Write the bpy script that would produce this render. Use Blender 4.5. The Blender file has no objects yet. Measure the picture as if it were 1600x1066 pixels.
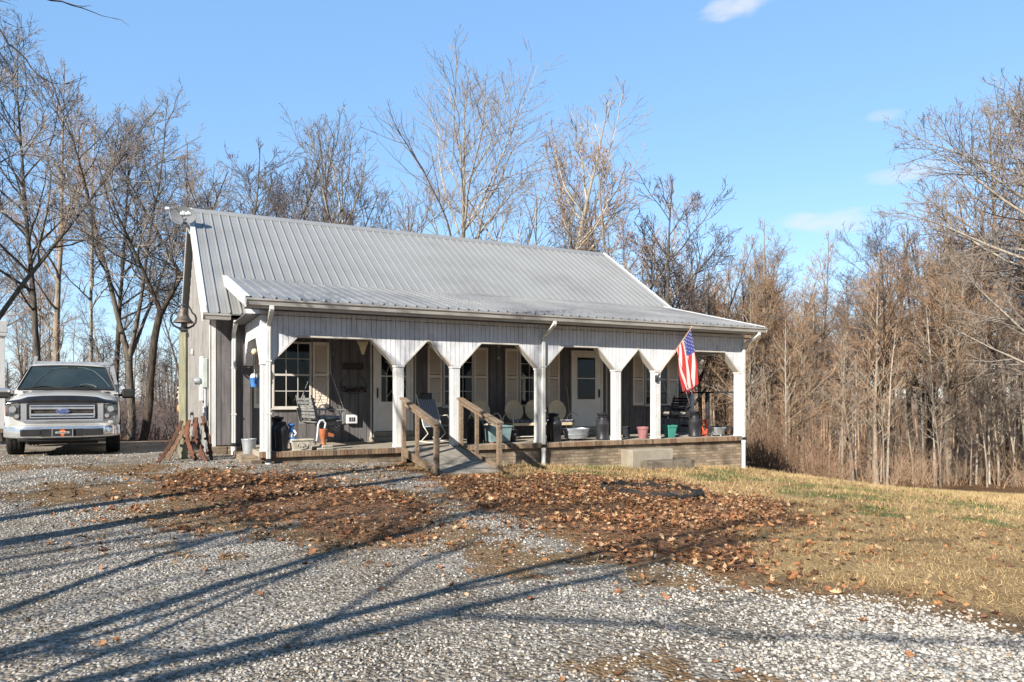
import bpy, math, random
import numpy as np
from mathutils import Vector, Matrix, noise
R = math.radians
PI = math.pi
scene = bpy.context.scene
COL = scene.collection
random.seed(7)
rng = np.random.default_rng(7)

# ------------------------------------------------------------------ survey numbers
F = 1130.0; HY = 620.0; CAMH = 1.5          # focal length, horizon row, eye height
TH = R(27.05); CT, ST = math.cos(TH), math.sin(TH)
OX, OY, OZ = -4.76, 13.7, 0.45              # house origin: front left porch corner, floor level

def H(u, v, w=0.0):
    return Vector((OX + CT*u - ST*v, OY + ST*u + CT*v, OZ + w))
def uof(px, v):
    k = (px-800)/F
    return (k*(OY+CT*v) - OX + ST*v)/(CT - k*ST)
def wof(py, u, v):
    return (HY-py)/F*(OY+ST*u+CT*v) + CAMH - OZ

# ------------------------------------------------------------------ terrain
_c = np.array([
 (0,0,0),(-3,4,0.03),(3,4,-0.02),(-6,8,0.12),(0,8,0.03),(5,8,-0.25),(-9,14.5,0.32),(-12,14,0.33),
 (-6.5,14.5,0.27),(-4.8,13.6,0.23),(-2.2,14.4,0.14),(-1,13.0,0.06),(0.6,16.3,-0.06),(3.2,17.8,-0.22),(6.1,19.0,-0.36),
 (4,13,-0.22),(9,12,-0.55),(8,20,-0.8),(12,24,-1.5),(15,30,-2.45),(22,33,-3.0),(30,44,-3.7),(14,44,-3.6),(40,36,-3.2),(20,20,-1.5),
 (-8,22,0.15),(-12,27,-0.1),(-20,26,0.0),(-25,40,-0.3),(-5,30,-0.2),(0,40,-1.5),(-20,10,0.3),(0,-12,0),(-15,-10,0.1),(15,-8,-0.4),(14,6,-0.7),
 (0,60,-2.2),(35,60,-4.2),(-30,60,-0.4),(60,60,-4.0),(60,0,-2.0),(-60,0,0.2),(-60,60,0),(0,-60,0)], float)
def _phi(r): return np.sqrt(r*r + 9.0)
_A = _phi(np.hypot(_c[:,0][:,None]-_c[:,0][None], _c[:,1][:,None]-_c[:,1][None]))
_n = len(_c)
_M = np.zeros((_n+1,_n+1)); _M[:_n,:_n] = _A + np.eye(_n)*(-0.15); _M[:_n,_n]=1; _M[_n,:_n]=1
_b = np.concatenate([_c[:,2],[0]])
_w = np.linalg.solve(_M,_b)
def ghv(x, y):
    x = np.asarray(x,float); y = np.asarray(y,float)
    r = np.hypot(x,y); k = np.minimum(1, 75/np.maximum(r,1e-6)); xx=x*k; yy=y*k
    z = np.full(xx.shape, _w[_n])
    for i in range(_n): z = z + _w[i]*_phi(np.hypot(xx-_c[i,0], yy-_c[i,1]))
    return z
def gh(x, y): return float(ghv(np.array([x]),np.array([y]))[0])
def gp(px, py):
    """ground point under a sight line"""
    Y = 8.0
    for _ in range(40):
        z = gh((px-800)/F*Y, Y)
        Yn = (CAMH - z)*F/max(py-HY, 20)
        Y = 0.6*Y + 0.4*min(Yn, 60)
    return ((px-800)/F*Y, Y)

# ------------------------------------------------------------------ mesh builder
class MB:
    def __init__(s): s.v=[]; s.f=[]; s.m=[]; s.sm=[]
    def add(s, vs, fs, M=None, mi=0, smooth=False):
        o=len(s.v)
        if M is not None: vs=[M@Vector(p) for p in vs]
        s.v.extend([tuple(p) for p in vs])
        for f in fs: s.f.append(tuple(i+o for i in f)); s.m.append(mi); s.sm.append(smooth)
        return s
    def box(s, x0,x1,y0,y1,z0,z1, M=None, mi=0, bev=0.0):
        if x0>x1:x0,x1=x1,x0
        if y0>y1:y0,y1=y1,y0
        if z0>z1:z0,z1=z1,z0
        b=min(bev,(x1-x0)*.45,(y1-y0)*.45,(z1-z0)*.45)
        if b<=0:
            vs=[(x0,y0,z0),(x1,y0,z0),(x1,y1,z0),(x0,y1,z0),(x0,y0,z1),(x1,y0,z1),(x1,y1,z1),(x0,y1,z1)]
            fs=[(0,3,2,1),(4,5,6,7),(0,1,5,4),(1,2,6,5),(2,3,7,6),(3,0,4,7)]
            return s.add(vs,fs,M,mi)
        vs=[];idx={}
        for sx in(0,1):
            for sy in(0,1):
                for sz in(0,1):
                    X=(x0,x1)[sx];Y=(y0,y1)[sy];Z=(z0,z1)[sz]
                    dx=b if sx==0 else -b;dy=b if sy==0 else -b;dz=b if sz==0 else -b
                    idx[sx,sy,sz,0]=len(vs);vs.append((X,Y+dy,Z+dz))
                    idx[sx,sy,sz,1]=len(vs);vs.append((X+dx,Y,Z+dz))
                    idx[sx,sy,sz,2]=len(vs);vs.append((X+dx,Y+dy,Z))
        fs=[]
        for a in(0,1):
            q=[(a,0,0),(a,1,0),(a,1,1),(a,0,1)]
            if a==0:q=q[::-1]
            fs.append([idx[t+(0,)] for t in q])
            q=[(0,a,0),(0,a,1),(1,a,1),(1,a,0)]
            if a==0:q=q[::-1]
            fs.append([idx[t+(1,)] for t in q])
            q=[(0,0,a),(1,0,a),(1,1,a),(0,1,a)]
            if a==0:q=q[::-1]
            fs.append([idx[t+(2,)] for t in q])
        for a in(0,1):
            for c in(0,1):
                fs.append([idx[a,c,0,0],idx[a,c,1,0],idx[a,c,1,1],idx[a,c,0,1]])
                fs.append([idx[a,0,c,0],idx[a,1,c,0],idx[a,1,c,2],idx[a,0,c,2]])
                fs.append([idx[0,a,c,1],idx[1,a,c,1],idx[1,a,c,2],idx[0,a,c,2]])
        for t in [(a,c,d) for a in(0,1) for c in(0,1) for d in(0,1)]:
            fs.append([idx[t+(0,)],idx[t+(1,)],idx[t+(2,)]])
        return s.add(vs,fs,M,mi)
    def bar(s, p, q, w, h=None, up=(0,0,1), mi=0, bev=0.0):
        """rectangular bar from p to q; w across, h along up"""
        p=Vector(p);q=Vector(q);h=h or w
        d=(q-p);L=d.length
        if L<1e-6:return s
        d.normalize();u=Vector(up)
        x=d.cross(u)
        if x.length<1e-4:x=d.cross(Vector((1,0,0)))
        x.normalize();z=x.cross(d).normalized()
        M=Matrix(((x.x,d.x,z.x,p.x),(x.y,d.y,z.y,p.y),(x.z,d.z,z.z,p.z),(0,0,0,1)))
        return s.box(-w/2,w/2,0,L,-h/2,h/2,M,mi,bev)
    def tube(s, pts, rad, n=8, mi=0, cap=True, smooth=True, closed=False):
        pts=[Vector(p) for p in pts]; N=len(pts)
        if not hasattr(rad,'__len__'): rad=[rad]*N
        vs=[];fs=[]
        d0=(pts[1]-pts[0]).normalized()
        ref=Vector((0,0,1)) if abs(d0.z)<.9 else Vector((1,0,0))
        x=d0.cross(ref).normalized()
        for i in range(N):
            a=pts[i-1] if (i>0 or closed) else pts[i]
            b=pts[(i+1)%N] if (i<N-1 or closed) else pts[i]
            d=(b-a)
            if d.length<1e-9:d=d0.copy()
            d.normalize()
            x=(x-d*x.dot(d))
            if x.length<1e-5:x=d.orthogonal()
            x.normalize();y=d.cross(x)
            for k in range(n):
                t=2*PI*k/n
                vs.append(pts[i]+(x*math.cos(t)+y*math.sin(t))*rad[i])
        M_=N if closed else N-1
        for i in range(M_):
            for k in range(n):
                a=i*n+k;b=i*n+(k+1)%n;j=((i+1)%N)*n
                fs.append((a,b,j+(k+1)%n,j+k))
        if cap and not closed:
            fs.append(tuple(range(n-1,-1,-1)));fs.append(tuple(range((N-1)*n,N*n)))
        return s.add(vs,fs,None,mi,smooth)
    def lathe(s, prof, n=24, M=None, mi=0, smooth=True, sx=1,sy=1):
        """prof: list (r,z) turned about z"""
        vs=[];fs=[];
        for r,z in prof:
            for k in range(n):
                t=2*PI*k/n; vs.append((r*math.cos(t)*sx,r*math.sin(t)*sy,z))
        for i in range(len(prof)-1):
            for k in range(n):
                a=i*n+k;b=i*n+(k+1)%n
                fs.append((a,b,b+n,a+n))
        if prof[0][0]>1e-4: fs.append(tuple(range(n-1,-1,-1)))
        if prof[-1][0]>1e-4: fs.append(tuple(range((len(prof)-1)*n,len(prof)*n)))
        return s.add(vs,fs,M,mi,smooth)
    def prism(s, poly, y0, y1, M=None, mi=0):
        """poly: list (x,z) extruded along y"""
        n=len(poly)
        vs=[(x,y0,z) for x,z in poly]+[(x,y1,z) for x,z in poly]
        fs=[tuple(range(n)),tuple(range(2*n-1,n-1,-1))]
        for i in range(n):
            j=(i+1)%n; fs.append((i,i+n,j+n,j))
        return s.add(vs,fs,M,mi)
    def ell(s,c,r,n=12,m=8,M=None,mi=0):
        vs=[];fs=[]
        for i in range(m+1):
            a=-PI/2+PI*i/m
            for k in range(n):
                t=2*PI*k/n
                vs.append((c[0]+r[0]*math.cos(a)*math.cos(t),c[1]+r[1]*math.cos(a)*math.sin(t),c[2]+r[2]*math.sin(a)))
        for i in range(m):
            for k in range(n):
                a=i*n+k;b=i*n+(k+1)%n
                fs.append((a,b,b+n,a+n))
        return s.add(vs,fs,M,mi,True)
    def mesh(s,name,mats):
        me=bpy.data.meshes.new(name); me.from_pydata(s.v,[],s.f)
        for m in (mats if isinstance(mats,(list,tuple)) else [mats]): me.materials.append(m)
        me.polygons.foreach_set('material_index',s.m)
        me.polygons.foreach_set('use_smooth',s.sm)
        me.update(); return me
    def build(s,name,mats,parent=None,M=None,fix=True):
        me=s.mesh(name,mats)
        if fix:
            import bmesh
            bm=bmesh.new(); bm.from_mesh(me)
            bmesh.ops.recalc_face_normals(bm,faces=bm.faces); bm.to_mesh(me); bm.free()
        if any(s.sm): me.set_sharp_from_angle(angle=R(38))
        o=bpy.data.objects.new(name,me); COL.objects.link(o)
        if parent is not None:o.parent=parent
        if M is not None:o.matrix_local=M
        return o

def tag(o,label=None,cat=None,group=None,kind=None):
    if label:o['label']=label
    if cat:o['category']=cat
    if group:o['group']=group
    if kind:o['kind']=kind
    return o
def thing(name,label,cat,loc=(0,0,0),rz=0.0,group=None):
    o=bpy.data.objects.new(name,None);COL.objects.link(o);o.location=loc;o.rotation_euler=(0,0,rz)
    o.empty_display_size=.1
    return tag(o,label,cat,group)
def copy_tree(o,parent=None):
    c=o.copy();COL.objects.link(c);c.parent=parent
    if parent is not None: c.matrix_parent_inverse=o.matrix_parent_inverse.copy()
    for ch in list(o.children):copy_tree(ch,c)
    return c

# ------------------------------------------------------------------ materials
def nodes_of(name):
    m=bpy.data.materials.new(name);m.use_nodes=True
    nt=m.node_tree;b=nt.nodes['Principled BSDF'];return m,nt,b
def mat(name,c1,c2=None,rough=.6,metal=0.0,scale=4.0,stretch=(1,1,1),bump=.0,bscale=60,detail=6,lo=.35,hi=.65,dirt=None,spec=.4,dscale=1.2):
    m,nt,b=nodes_of(name);N=nt.nodes.new;L=nt.links.new
    tc=N('ShaderNodeTexCoord');mp=N('ShaderNodeMapping');mp.inputs['Scale'].default_value=stretch
    L(tc.outputs['Object'],mp.inputs['Vector'])
    b.inputs['Roughness'].default_value=rough;b.inputs['Metallic'].default_value=metal
    b.inputs['Specular IOR Level'].default_value=spec
    c2=c2 or tuple(x*.75 for x in c1)
    n1=N('ShaderNodeTexNoise');n1.inputs['Scale'].default_value=scale;n1.inputs['Detail'].default_value=detail
    L(mp.outputs[0],n1.inputs['Vector'])
    rp=N('ShaderNodeValToRGB');rp.color_ramp.elements[0].position=lo;rp.color_ramp.elements[1].position=hi
    rp.color_ramp.elements[0].color=(*c1,1);rp.color_ramp.elements[1].color=(*c2,1)
    L(n1.outputs['Fac'],rp.inputs['Fac']);out=rp.outputs['Color']
    if dirt:
        n2=N('ShaderNodeTexNoise');n2.inputs['Scale'].default_value=dscale;n2.inputs['Detail'].default_value=9;n2.inputs['Roughness'].default_value=.7
        L(tc.outputs['Object'],n2.inputs['Vector'])
        r2=N('ShaderNodeValToRGB');r2.color_ramp.elements[0].position=.5;r2.color_ramp.elements[1].position=.72
        r2.color_ramp.elements[1].color=(.75,.75,.75,1)
        L(n2.outputs['Fac'],r2.inputs['Fac'])
        mx=N('ShaderNodeMix');mx.data_type='RGBA';mx.inputs[7].default_value=(*dirt,1)
        L(r2.outputs['Color'],mx.inputs[0]);L(out,mx.inputs[6]);out=mx.outputs[2]
    L(out,b.inputs['Base Color'])
    if bump:
        n3=N('ShaderNodeTexNoise');n3.inputs['Scale'].default_value=bscale;n3.inputs['Detail'].default_value=5
        L(mp.outputs[0],n3.inputs['Vector'])
        bp=N('ShaderNodeBump');bp.inputs['Strength'].default_value=bump;bp.inputs['Distance'].default_value=.02
        L(n3.outputs['Fac'],bp.inputs['Height']);L(bp.outputs[0],b.inputs['Normal'])
    return m
M_={}
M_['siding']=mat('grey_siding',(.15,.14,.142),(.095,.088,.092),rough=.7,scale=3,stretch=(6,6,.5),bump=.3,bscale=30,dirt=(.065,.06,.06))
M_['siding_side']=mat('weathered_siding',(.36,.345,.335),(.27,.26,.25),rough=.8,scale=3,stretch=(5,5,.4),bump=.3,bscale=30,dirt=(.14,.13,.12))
M_['white']=mat('white_paint',(.60,.60,.60),(.52,.53,.54),rough=.55,scale=2.5,stretch=(3,3,.6),bump=.12,bscale=40,dirt=(.36,.35,.32))
M_['trim']=mat('cream_trim',(.55,.53,.49),(.48,.45,.41),rough=.55,scale=3,bump=.1,bscale=40,dirt=(.34,.31,.27))
M_['shutter']=mat('shutter_paint',(.76,.67,.56),(.68,.59,.49),rough=.6,scale=3,dirt=(.56,.48,.40))
M_['header']=mat('header_siding',(.68,.69,.72),(.56,.575,.61),rough=.6,scale=3,stretch=(7,7,.6),bump=.2,bscale=30,dirt=(.34,.33,.32))
M_['gutter']=mat('gutter_metal',(.40,.39,.37),(.30,.285,.265),rough=.45,scale=2,stretch=(.6,4,9),dirt=(.15,.14,.125),dscale=2)
M_['downspout']=mat('downspout_paint',(.62,.62,.60),(.52,.52,.50),rough=.5,scale=2,stretch=(4,4,.8),dirt=(.32,.30,.27))
M_['concrete']=mat('concrete',(.36,.32,.26),(.28,.245,.195),rough=.9,scale=2,bump=.3,bscale=80,dirt=(.17,.145,.11))
M_['concrete_dark']=mat('darker_concrete',(.19,.16,.12),(.07,.058,.045),rough=.95,scale=5,bump=.4,bscale=60,dirt=(.08,.07,.06))
M_['wood']=mat('weathered_wood',(.25,.18,.12),(.13,.09,.06),rough=.85,scale=4,stretch=(8,8,8),bump=.4,bscale=50,dirt=(.30,.26,.21),dscale=3)
M_['wood_green']=mat('treated_post',(.30,.29,.19),(.20,.20,.14),rough=.9,scale=6,stretch=(6,6,.7),bump=.5,bscale=30,dirt=(.12,.11,.08))
M_['grey_wood']=mat('grey_wood',(.24,.245,.24),(.14,.14,.14),rough=.85,scale=6,bump=.3,dirt=(.11,.11,.11))
M_['black_wood']=mat('black_wood',(.045,.045,.05),(.02,.02,.024),rough=.5,scale=6,bump=.1)
M_['black']=mat('black_enamel',(.016,.017,.022),(.035,.036,.04),rough=.42,scale=5,bump=.08,bscale=25,spec=.25)
M_['rubber']=mat('black_rubber',(.010,.010,.011),(.025,.024,.023),rough=.85,scale=8,bump=.2)
M_['iron']=mat('weathered_iron',(.17,.14,.115),(.08,.065,.055),rough=.55,metal=.5,scale=9,bump=.3)
M_['rust']=mat('rust',(.13,.052,.03),(.05,.022,.016),rough=.9,scale=9,bump=.5,bscale=40,dirt=(.05,.03,.022),dscale=6)
M_['galv']=mat('galvanised',(.50,.53,.57),(.37,.40,.44),rough=.45,metal=.6,scale=7,bump=.1,dirt=(.28,.27,.26),dscale=3)
M_['teal_metal']=mat('teal_cooler',(.20,.29,.30),(.12,.19,.20),rough=.5,scale=6,dirt=(.30,.30,.27),dscale=4)
M_['cream']=mat('cream_metal',(.72,.58,.38),(.64,.51,.33),rough=.5,scale=6)
M_['cream_tube']=mat('white_tube',(.72,.69,.61),(.60,.57,.50),rough=.4,scale=6)
M_['mauve']=mat('mauve_plastic',(.30,.14,.145),(.24,.10,.11),rough=.5)
M_['teal']=mat('teal_plastic',(.055,.27,.22),(.04,.20,.17),rough=.45)
M_['orange']=mat('orange_cord',(.70,.11,.04),(.5,.07,.03),rough=.6)
M_['blue']=mat('blue_paint',(.06,.20,.50),(.04,.14,.40),rough=.4)
M_['terracotta']=mat('rusty_orange',(.46,.16,.065),(.30,.10,.045),rough=.7,scale=12,bump=.2)
M_['dish']=mat('dish_grey',(.15,.16,.175),(.13,.14,.155),rough=.8,scale=3)
M_['dark']=mat('painted_room_shade',(.012,.012,.014),(.03,.025,.022),rough=.8,scale=2)
M_['blind']=mat('blind_white',(.50,.50,.50),(.42,.42,.42),rough=.6)
M_['chain']=mat('chain_steel',(.42,.42,.42),(.25,.25,.25),rough=.4,metal=.7)
M_['stone']=mat('cast_stone',(.50,.46,.38),(.34,.31,.26),rough=.95,scale=12,bump=.4,dirt=(.2,.18,.15),dscale=6)
M_['mulch']=mat('mulch',(.16,.09,.05),(.06,.035,.025),rough=1,scale=30,bump=1,bscale=60)
M_['pvc']=mat('white_pvc',(.64,.65,.66),(.56,.57,.58),rough=.35,dirt=(.5,.47,.42))

def glass_mat():
    m=bpy.data.materials.new('window_glass');m.use_nodes=True;nt=m.node_tree;nt.nodes.clear();N=nt.nodes.new;L=nt.links.new
    o=N('ShaderNodeOutputMaterial');mx=N('ShaderNodeMixShader');t=N('ShaderNodeBsdfTransparent');g=N('ShaderNodeBsdfGlossy')
    t.inputs[0].default_value=(.55,.58,.60,1);g.inputs['Roughness'].default_value=.03
    f=N('ShaderNodeFresnel');f.inputs[0].default_value=1.5
    n=N('ShaderNodeTexNoise');n.inputs['Scale'].default_value=1.3
    bp=N('ShaderNodeBump');bp.inputs['Strength'].default_value=.06;L(n.outputs['Fac'],bp.inputs['Height']);L(bp.outputs[0],g.inputs['Normal'])
    L(f.outputs[0],mx.inputs[0]);L(t.outputs[0],mx.inputs[1]);L(g.outputs[0],mx.inputs[2]);L(mx.outputs[0],o.inputs[0]);return m
M_['glass']=glass_mat()

def roof_mat(name,c1,c2,dirtc,amount):
    m,nt,b=nodes_of(name);N=nt.nodes.new;L=nt.links.new
    tc=N('ShaderNodeTexCoord')
    n1=N('ShaderNodeTexNoise');n1.inputs['Scale'].default_value=.55;n1.inputs['Detail'].default_value=9;n1.inputs['Roughness'].default_value=.68;L(tc.outputs['Object'],n1.inputs['Vector'])
    n2=N('ShaderNodeTexNoise');n2.inputs['Scale'].default_value=22;n2.inputs['Detail'].default_value=4;L(tc.outputs['Object'],n2.inputs['Vector'])
    # each panel a little different: white noise on the panel number
    sp=N('ShaderNodeSeparateXYZ');L(tc.outputs['Object'],sp.inputs[0])
    dv=N('ShaderNodeMath');dv.operation='DIVIDE';dv.inputs[1].default_value=.9144;L(sp.outputs[0],dv.inputs[0]);fl=N('ShaderNodeMath');fl.operation='FLOOR';L(dv.outputs[0],fl.inputs[0])
    wn=N('ShaderNodeTexWhiteNoise');wn.noise_dimensions='1D';L(fl.outputs[0],wn.inputs['W'])
    ad=N('ShaderNodeMath');ad.operation='MULTIPLY_ADD';ad.inputs[1].default_value=.05;L(wn.outputs['Value'],ad.inputs[0]);L(n1.outputs['Fac'],ad.inputs[2])
    a2=N('ShaderNodeMath');a2.operation='MULTIPLY_ADD';a2.inputs[1].default_value=.06;L(n2.outputs['Fac'],a2.inputs[0]);L(ad.outputs[0],a2.inputs[2])
    rp=N('ShaderNodeValToRGB');e=rp.color_ramp.elements;e[0].position=.45-amount;e[1].position=.90-amount;e[0].color=(*c1,1);e[1].color=(*dirtc,1)
    x=e.new(.62-amount);x.color=(*c2,1)
    L(a2.outputs[0],rp.inputs['Fac'])
    L(rp.outputs['Color'],b.inputs['Base Color']);b.inputs['Metallic'].default_value=.25
    rr=N('ShaderNodeMapRange');rr.inputs[3].default_value=.42;rr.inputs[4].default_value=.62;L(n1.outputs['Fac'],rr.inputs[0]);L(rr.outputs[0],b.inputs['Roughness'])
    bp=N('ShaderNodeBump');bp.inputs['Strength'].default_value=.12;bp.inputs['Distance'].default_value=.01;L(n1.outputs['Fac'],bp.inputs['Height']);L(bp.outputs[0],b.inputs['Normal'])
    return m
M_['roof']=roof_mat('ribbed_metal_roof',(.285,.29,.29),(.255,.26,.26),(.175,.178,.178),.0)
M_['proof']=roof_mat('stained_metal_roof',(.28,.285,.285),(.20,.205,.215),(.105,.11,.12),.05)

def brick_mat():
    m,nt,b=nodes_of('brick');N=nt.nodes.new;L=nt.links.new
    tc=N('ShaderNodeTexCoord');sp=N('ShaderNodeSeparateXYZ');L(tc.outputs['Object'],sp.inputs[0])
    ad=N('ShaderNodeMath');ad.operation='ADD';L(sp.outputs[0],ad.inputs[0]);L(sp.outputs[1],ad.inputs[1])
    cb=N('ShaderNodeCombineXYZ');L(ad.outputs[0],cb.inputs[0]);L(sp.outputs[2],cb.inputs[1])
    br=N('ShaderNodeTexBrick');br.inputs['Scale'].default_value=1;br.inputs['Brick Width'].default_value=.205;br.inputs['Row Height'].default_value=.072
    br.inputs['Mortar Size'].default_value=.009;br.inputs['Color1'].default_value=(.32,.25,.18,1);br.inputs['Color2'].default_value=(.15,.11,.085,1);br.inputs['Mortar'].default_value=(.17,.145,.115,1)
    br.inputs['Bias'].default_value=-.15
    L(cb.outputs[0],br.inputs['Vector'])
    n=N('ShaderNodeTexNoise');n.inputs['Scale'].default_value=2.2;n.inputs['Detail'].default_value=8;L(tc.outputs['Object'],n.inputs['Vector'])
    rp=N('ShaderNodeValToRGB');rp.color_ramp.elements[0].position=.42;rp.color_ramp.elements[1].position=.68;rp.color_ramp.elements[0].color=(1.12,1.1,1.05,1);rp.color_ramp.elements[1].color=(.45,.43,.40,1);L(n.outputs['Fac'],rp.inputs[0])
    mx=N('ShaderNodeMix');mx.data_type='RGBA';mx.blend_type='MULTIPLY';mx.inputs[0].default_value=1;L(br.outputs['Color'],mx.inputs[6]);L(rp.outputs[0],mx.inputs[7]);L(mx.outputs[2],b.inputs['Base Color'])
    b.inputs['Roughness'].default_value=.9
    bp=N('ShaderNodeBump');bp.inputs['Strength'].default_value=.6;bp.inputs['Distance'].default_value=.01;iv=N('ShaderNodeMath');iv.operation='SUBTRACT';iv.inputs[0].default_value=1;L(br.outputs['Fac'],iv.inputs[1]);L(iv.outputs[0],bp.inputs['Height']);L(bp.outputs[0],b.inputs['Normal'])
    return m
M_['brick']=brick_mat()

# ------------------------------------------------------------------ camera, sky, sun
cd=bpy.data.cameras.new('camera');cam=bpy.data.objects.new('camera',cd);COL.objects.link(cam)
cam.location=(0,0,CAMH);cam.rotation_euler=(R(90),0,0)
cd.sensor_width=36;cd.lens=F/1600*36;cd.shift_y=(HY-533)/1600;cd.clip_end=3000;cd.clip_start=.05
scene.camera=cam
SUN_EL=R(29);SUN_AZ=math.atan2(-.5,-.866)     # sun stands behind and left of the camera
sl=bpy.data.lights.new('sun','SUN');sl.energy=10.0;sl.angle=R(.53);sl.color=(1,.93,.82)
so=bpy.data.objects.new('sun',sl);COL.objects.link(so)
ld=Vector((.5*math.cos(SUN_EL),.866*math.cos(SUN_EL),-math.sin(SUN_EL)))
so.rotation_euler=ld.to_track_quat('-Z','Y').to_euler();so.location=(-10,-20,20)
w=bpy.data.worlds.new('World');scene.world=w;w.use_nodes=True;nt=w.node_tree;nt.nodes.clear();N=nt.nodes.new;L=nt.links.new
out=N('ShaderNodeOutputWorld');bg=N('ShaderNodeBackground');sky=N('ShaderNodeTexSky');sky.sky_type='NISHITA';sky.sun_disc=False
sky.sun_elevation=SUN_EL;sky.sun_rotation=R(210);sky.air_density=1.15;sky.dust_density=.15;sky.ozone_density=2.2
bg.inputs[1].default_value=.15
# a few faint fair-weather clouds by direction
tc=N('ShaderNodeTexCoord');nv=N('ShaderNodeVectorMath');nv.operation='NORMALIZE';L(tc.outputs['Generated'],nv.inputs[0])
hs=N('ShaderNodeHueSaturation');hs.inputs['Saturation'].default_value=1.0;hs.inputs['Value'].default_value=1.66;L(sky.outputs[0],hs.inputs['Color'])
fm=N('ShaderNodeMix');fm.data_type='RGBA';fm.inputs[0].default_value=.55;L(hs.outputs[0],fm.inputs[6]);fm.inputs[7].default_value=(1.75,3.75,6.5,1);cur=fm.outputs[2]
# sky darkened on purpose behind the camera, cutting fill so sun shadows stay strong
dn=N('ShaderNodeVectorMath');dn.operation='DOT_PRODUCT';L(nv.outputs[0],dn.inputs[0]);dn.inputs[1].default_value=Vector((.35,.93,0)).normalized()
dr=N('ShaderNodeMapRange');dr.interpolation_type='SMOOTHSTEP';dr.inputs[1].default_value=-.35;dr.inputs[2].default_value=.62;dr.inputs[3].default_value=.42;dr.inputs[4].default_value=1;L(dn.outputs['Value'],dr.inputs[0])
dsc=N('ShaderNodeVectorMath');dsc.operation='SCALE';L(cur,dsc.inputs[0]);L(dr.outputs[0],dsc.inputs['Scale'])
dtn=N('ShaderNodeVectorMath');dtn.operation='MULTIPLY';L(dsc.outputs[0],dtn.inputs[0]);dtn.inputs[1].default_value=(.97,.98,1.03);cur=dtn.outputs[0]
def cdir(px,py): return Vector(((px-800)/F,1,(HY-py)/F)).normalized()
mpc=N('ShaderNodeMapping');mpc.inputs['Scale'].default_value=(14,14,40);L(nv.outputs[0],mpc.inputs[0])
nz=N('ShaderNodeTexNoise');nz.inputs['Scale'].default_value=1.6;nz.inputs['Detail'].default_value=6;L(mpc.outputs[0],nz.inputs['Vector'])
for px,py,sx,sz,am in [(1155,8,.045,.014,.75),(1300,347,.055,.015,.6),(1420,270,.05,.012,.45),(1250,345,.03,.01,.35),(1385,180,.02,.007,.3),(935,215,.03,.03,.25)]:
    d=cdir(px,py);right=Vector((d.y,-d.x,0)).normalized();up=right.cross(d)
    a=N('ShaderNodeVectorMath');a.operation='SUBTRACT';L(nv.outputs[0],a.inputs[0]);a.inputs[1].default_value=d
    q=[]
    for ax,s_ in((right,sx),(up,sz)):
        dt=N('ShaderNodeVectorMath');dt.operation='DOT_PRODUCT';L(a.outputs[0],dt.inputs[0]);dt.inputs[1].default_value=ax/s_
        p=N('ShaderNodeMath');p.operation='POWER';p.inputs[1].default_value=2
        ab=N('ShaderNodeMath');ab.operation='ABSOLUTE';L(dt.outputs['Value'],ab.inputs[0]);L(ab.outputs[0],p.inputs[0]);q.append(p)
    sm=N('ShaderNodeMath');sm.operation='ADD';L(q[0].outputs[0],sm.inputs[0]);L(q[1].outputs[0],sm.inputs[1])
    ns=N('ShaderNodeMath');ns.operation='MULTIPLY_ADD';ns.inputs[1].default_value=3.2;ns.inputs[2].default_value=-1.6;L(nz.outputs['Fac'],ns.inputs[0])
    s2=N('ShaderNodeMath');s2.operation='ADD';L(sm.outputs[0],s2.inputs[0]);L(ns.outputs[0],s2.inputs[1])
    mr=N('ShaderNodeMapRange');mr.interpolation_type='SMOOTHSTEP';mr.inputs[1].default_value=1.3;mr.inputs[2].default_value=-.4;mr.inputs[3].default_value=0;mr.inputs[4].default_value=am;L(s2.outputs[0],mr.inputs[0])
    # only on the side of the sky the cloud is on
    mx=N('ShaderNodeMix');mx.data_type='RGBA';L(mr.outputs[0],mx.inputs[0]);L(cur,mx.inputs[6]);mx.inputs[7].default_value=(6.0,6.15,6.4,1)
    cur=mx.outputs[2]
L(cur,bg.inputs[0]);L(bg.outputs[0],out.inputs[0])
scene.view_settings.view_transform='Standard';scene.view_settings.look='None';scene.view_settings.exposure=0
scene.cycles.transparent_max_bounces=8;scene.cycles.max_bounces=4
# ================================================================== HOUSE
WV=2.4                                  # wall plane
UL,UR=-.68,12.65; BV=WV+9.8             # house body
HT=2.76
house=thing('house','single storey grey house with metal roof and long white arched front porch','house',H(0,0,0),TH)
# rectangles in the front wall left free of boards (u0,u1,w0,w1)
WINS=[('a',.57,1.43,.79,2.29),('a',4.64,5.46,.80,2.30),('b',6.77,7.62,.80,2.30),('b',10.83,11.66,.80,2.30)]
SHUT=[(.19,.55),(1.46,1.83),(4.24,4.62),(5.48,5.87),(6.37,6.75),(7.64,8.0),(10.43,10.81),(11.68,12.06)]
DOORS=[(2.87,3.86),(8.36,9.38)]
b=MB()
def slope_w(v): return 2.82+.64*(v-2.05)       # main roof underside line
# backing shell
b.box(UL+.02,UR-.02,WV+.015,WV+.12,-.0,HT)
b.box(UL+.015,UL+.1,WV+.12,BV-.1,-.1,HT); b.box(UR-.1,UR-.015,WV+.12,BV-.1,-.5,HT); b.box(UL+.02,UR-.02,BV-.1,BV,-.5,HT)
for uu in(UL+.015,UR-.1):
    b.add([(uu,WV,HT),(uu,BV,HT),(uu,7.3,slope_w(7.3)-.1),(uu+.085,WV,HT),(uu+.085,BV,HT),(uu+.085,7.3,slope_w(7.3)-.1)],[(0,1,2),(3,5,4),(0,2,5,3),(1,4,5,2),(0,3,4,1)])
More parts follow.
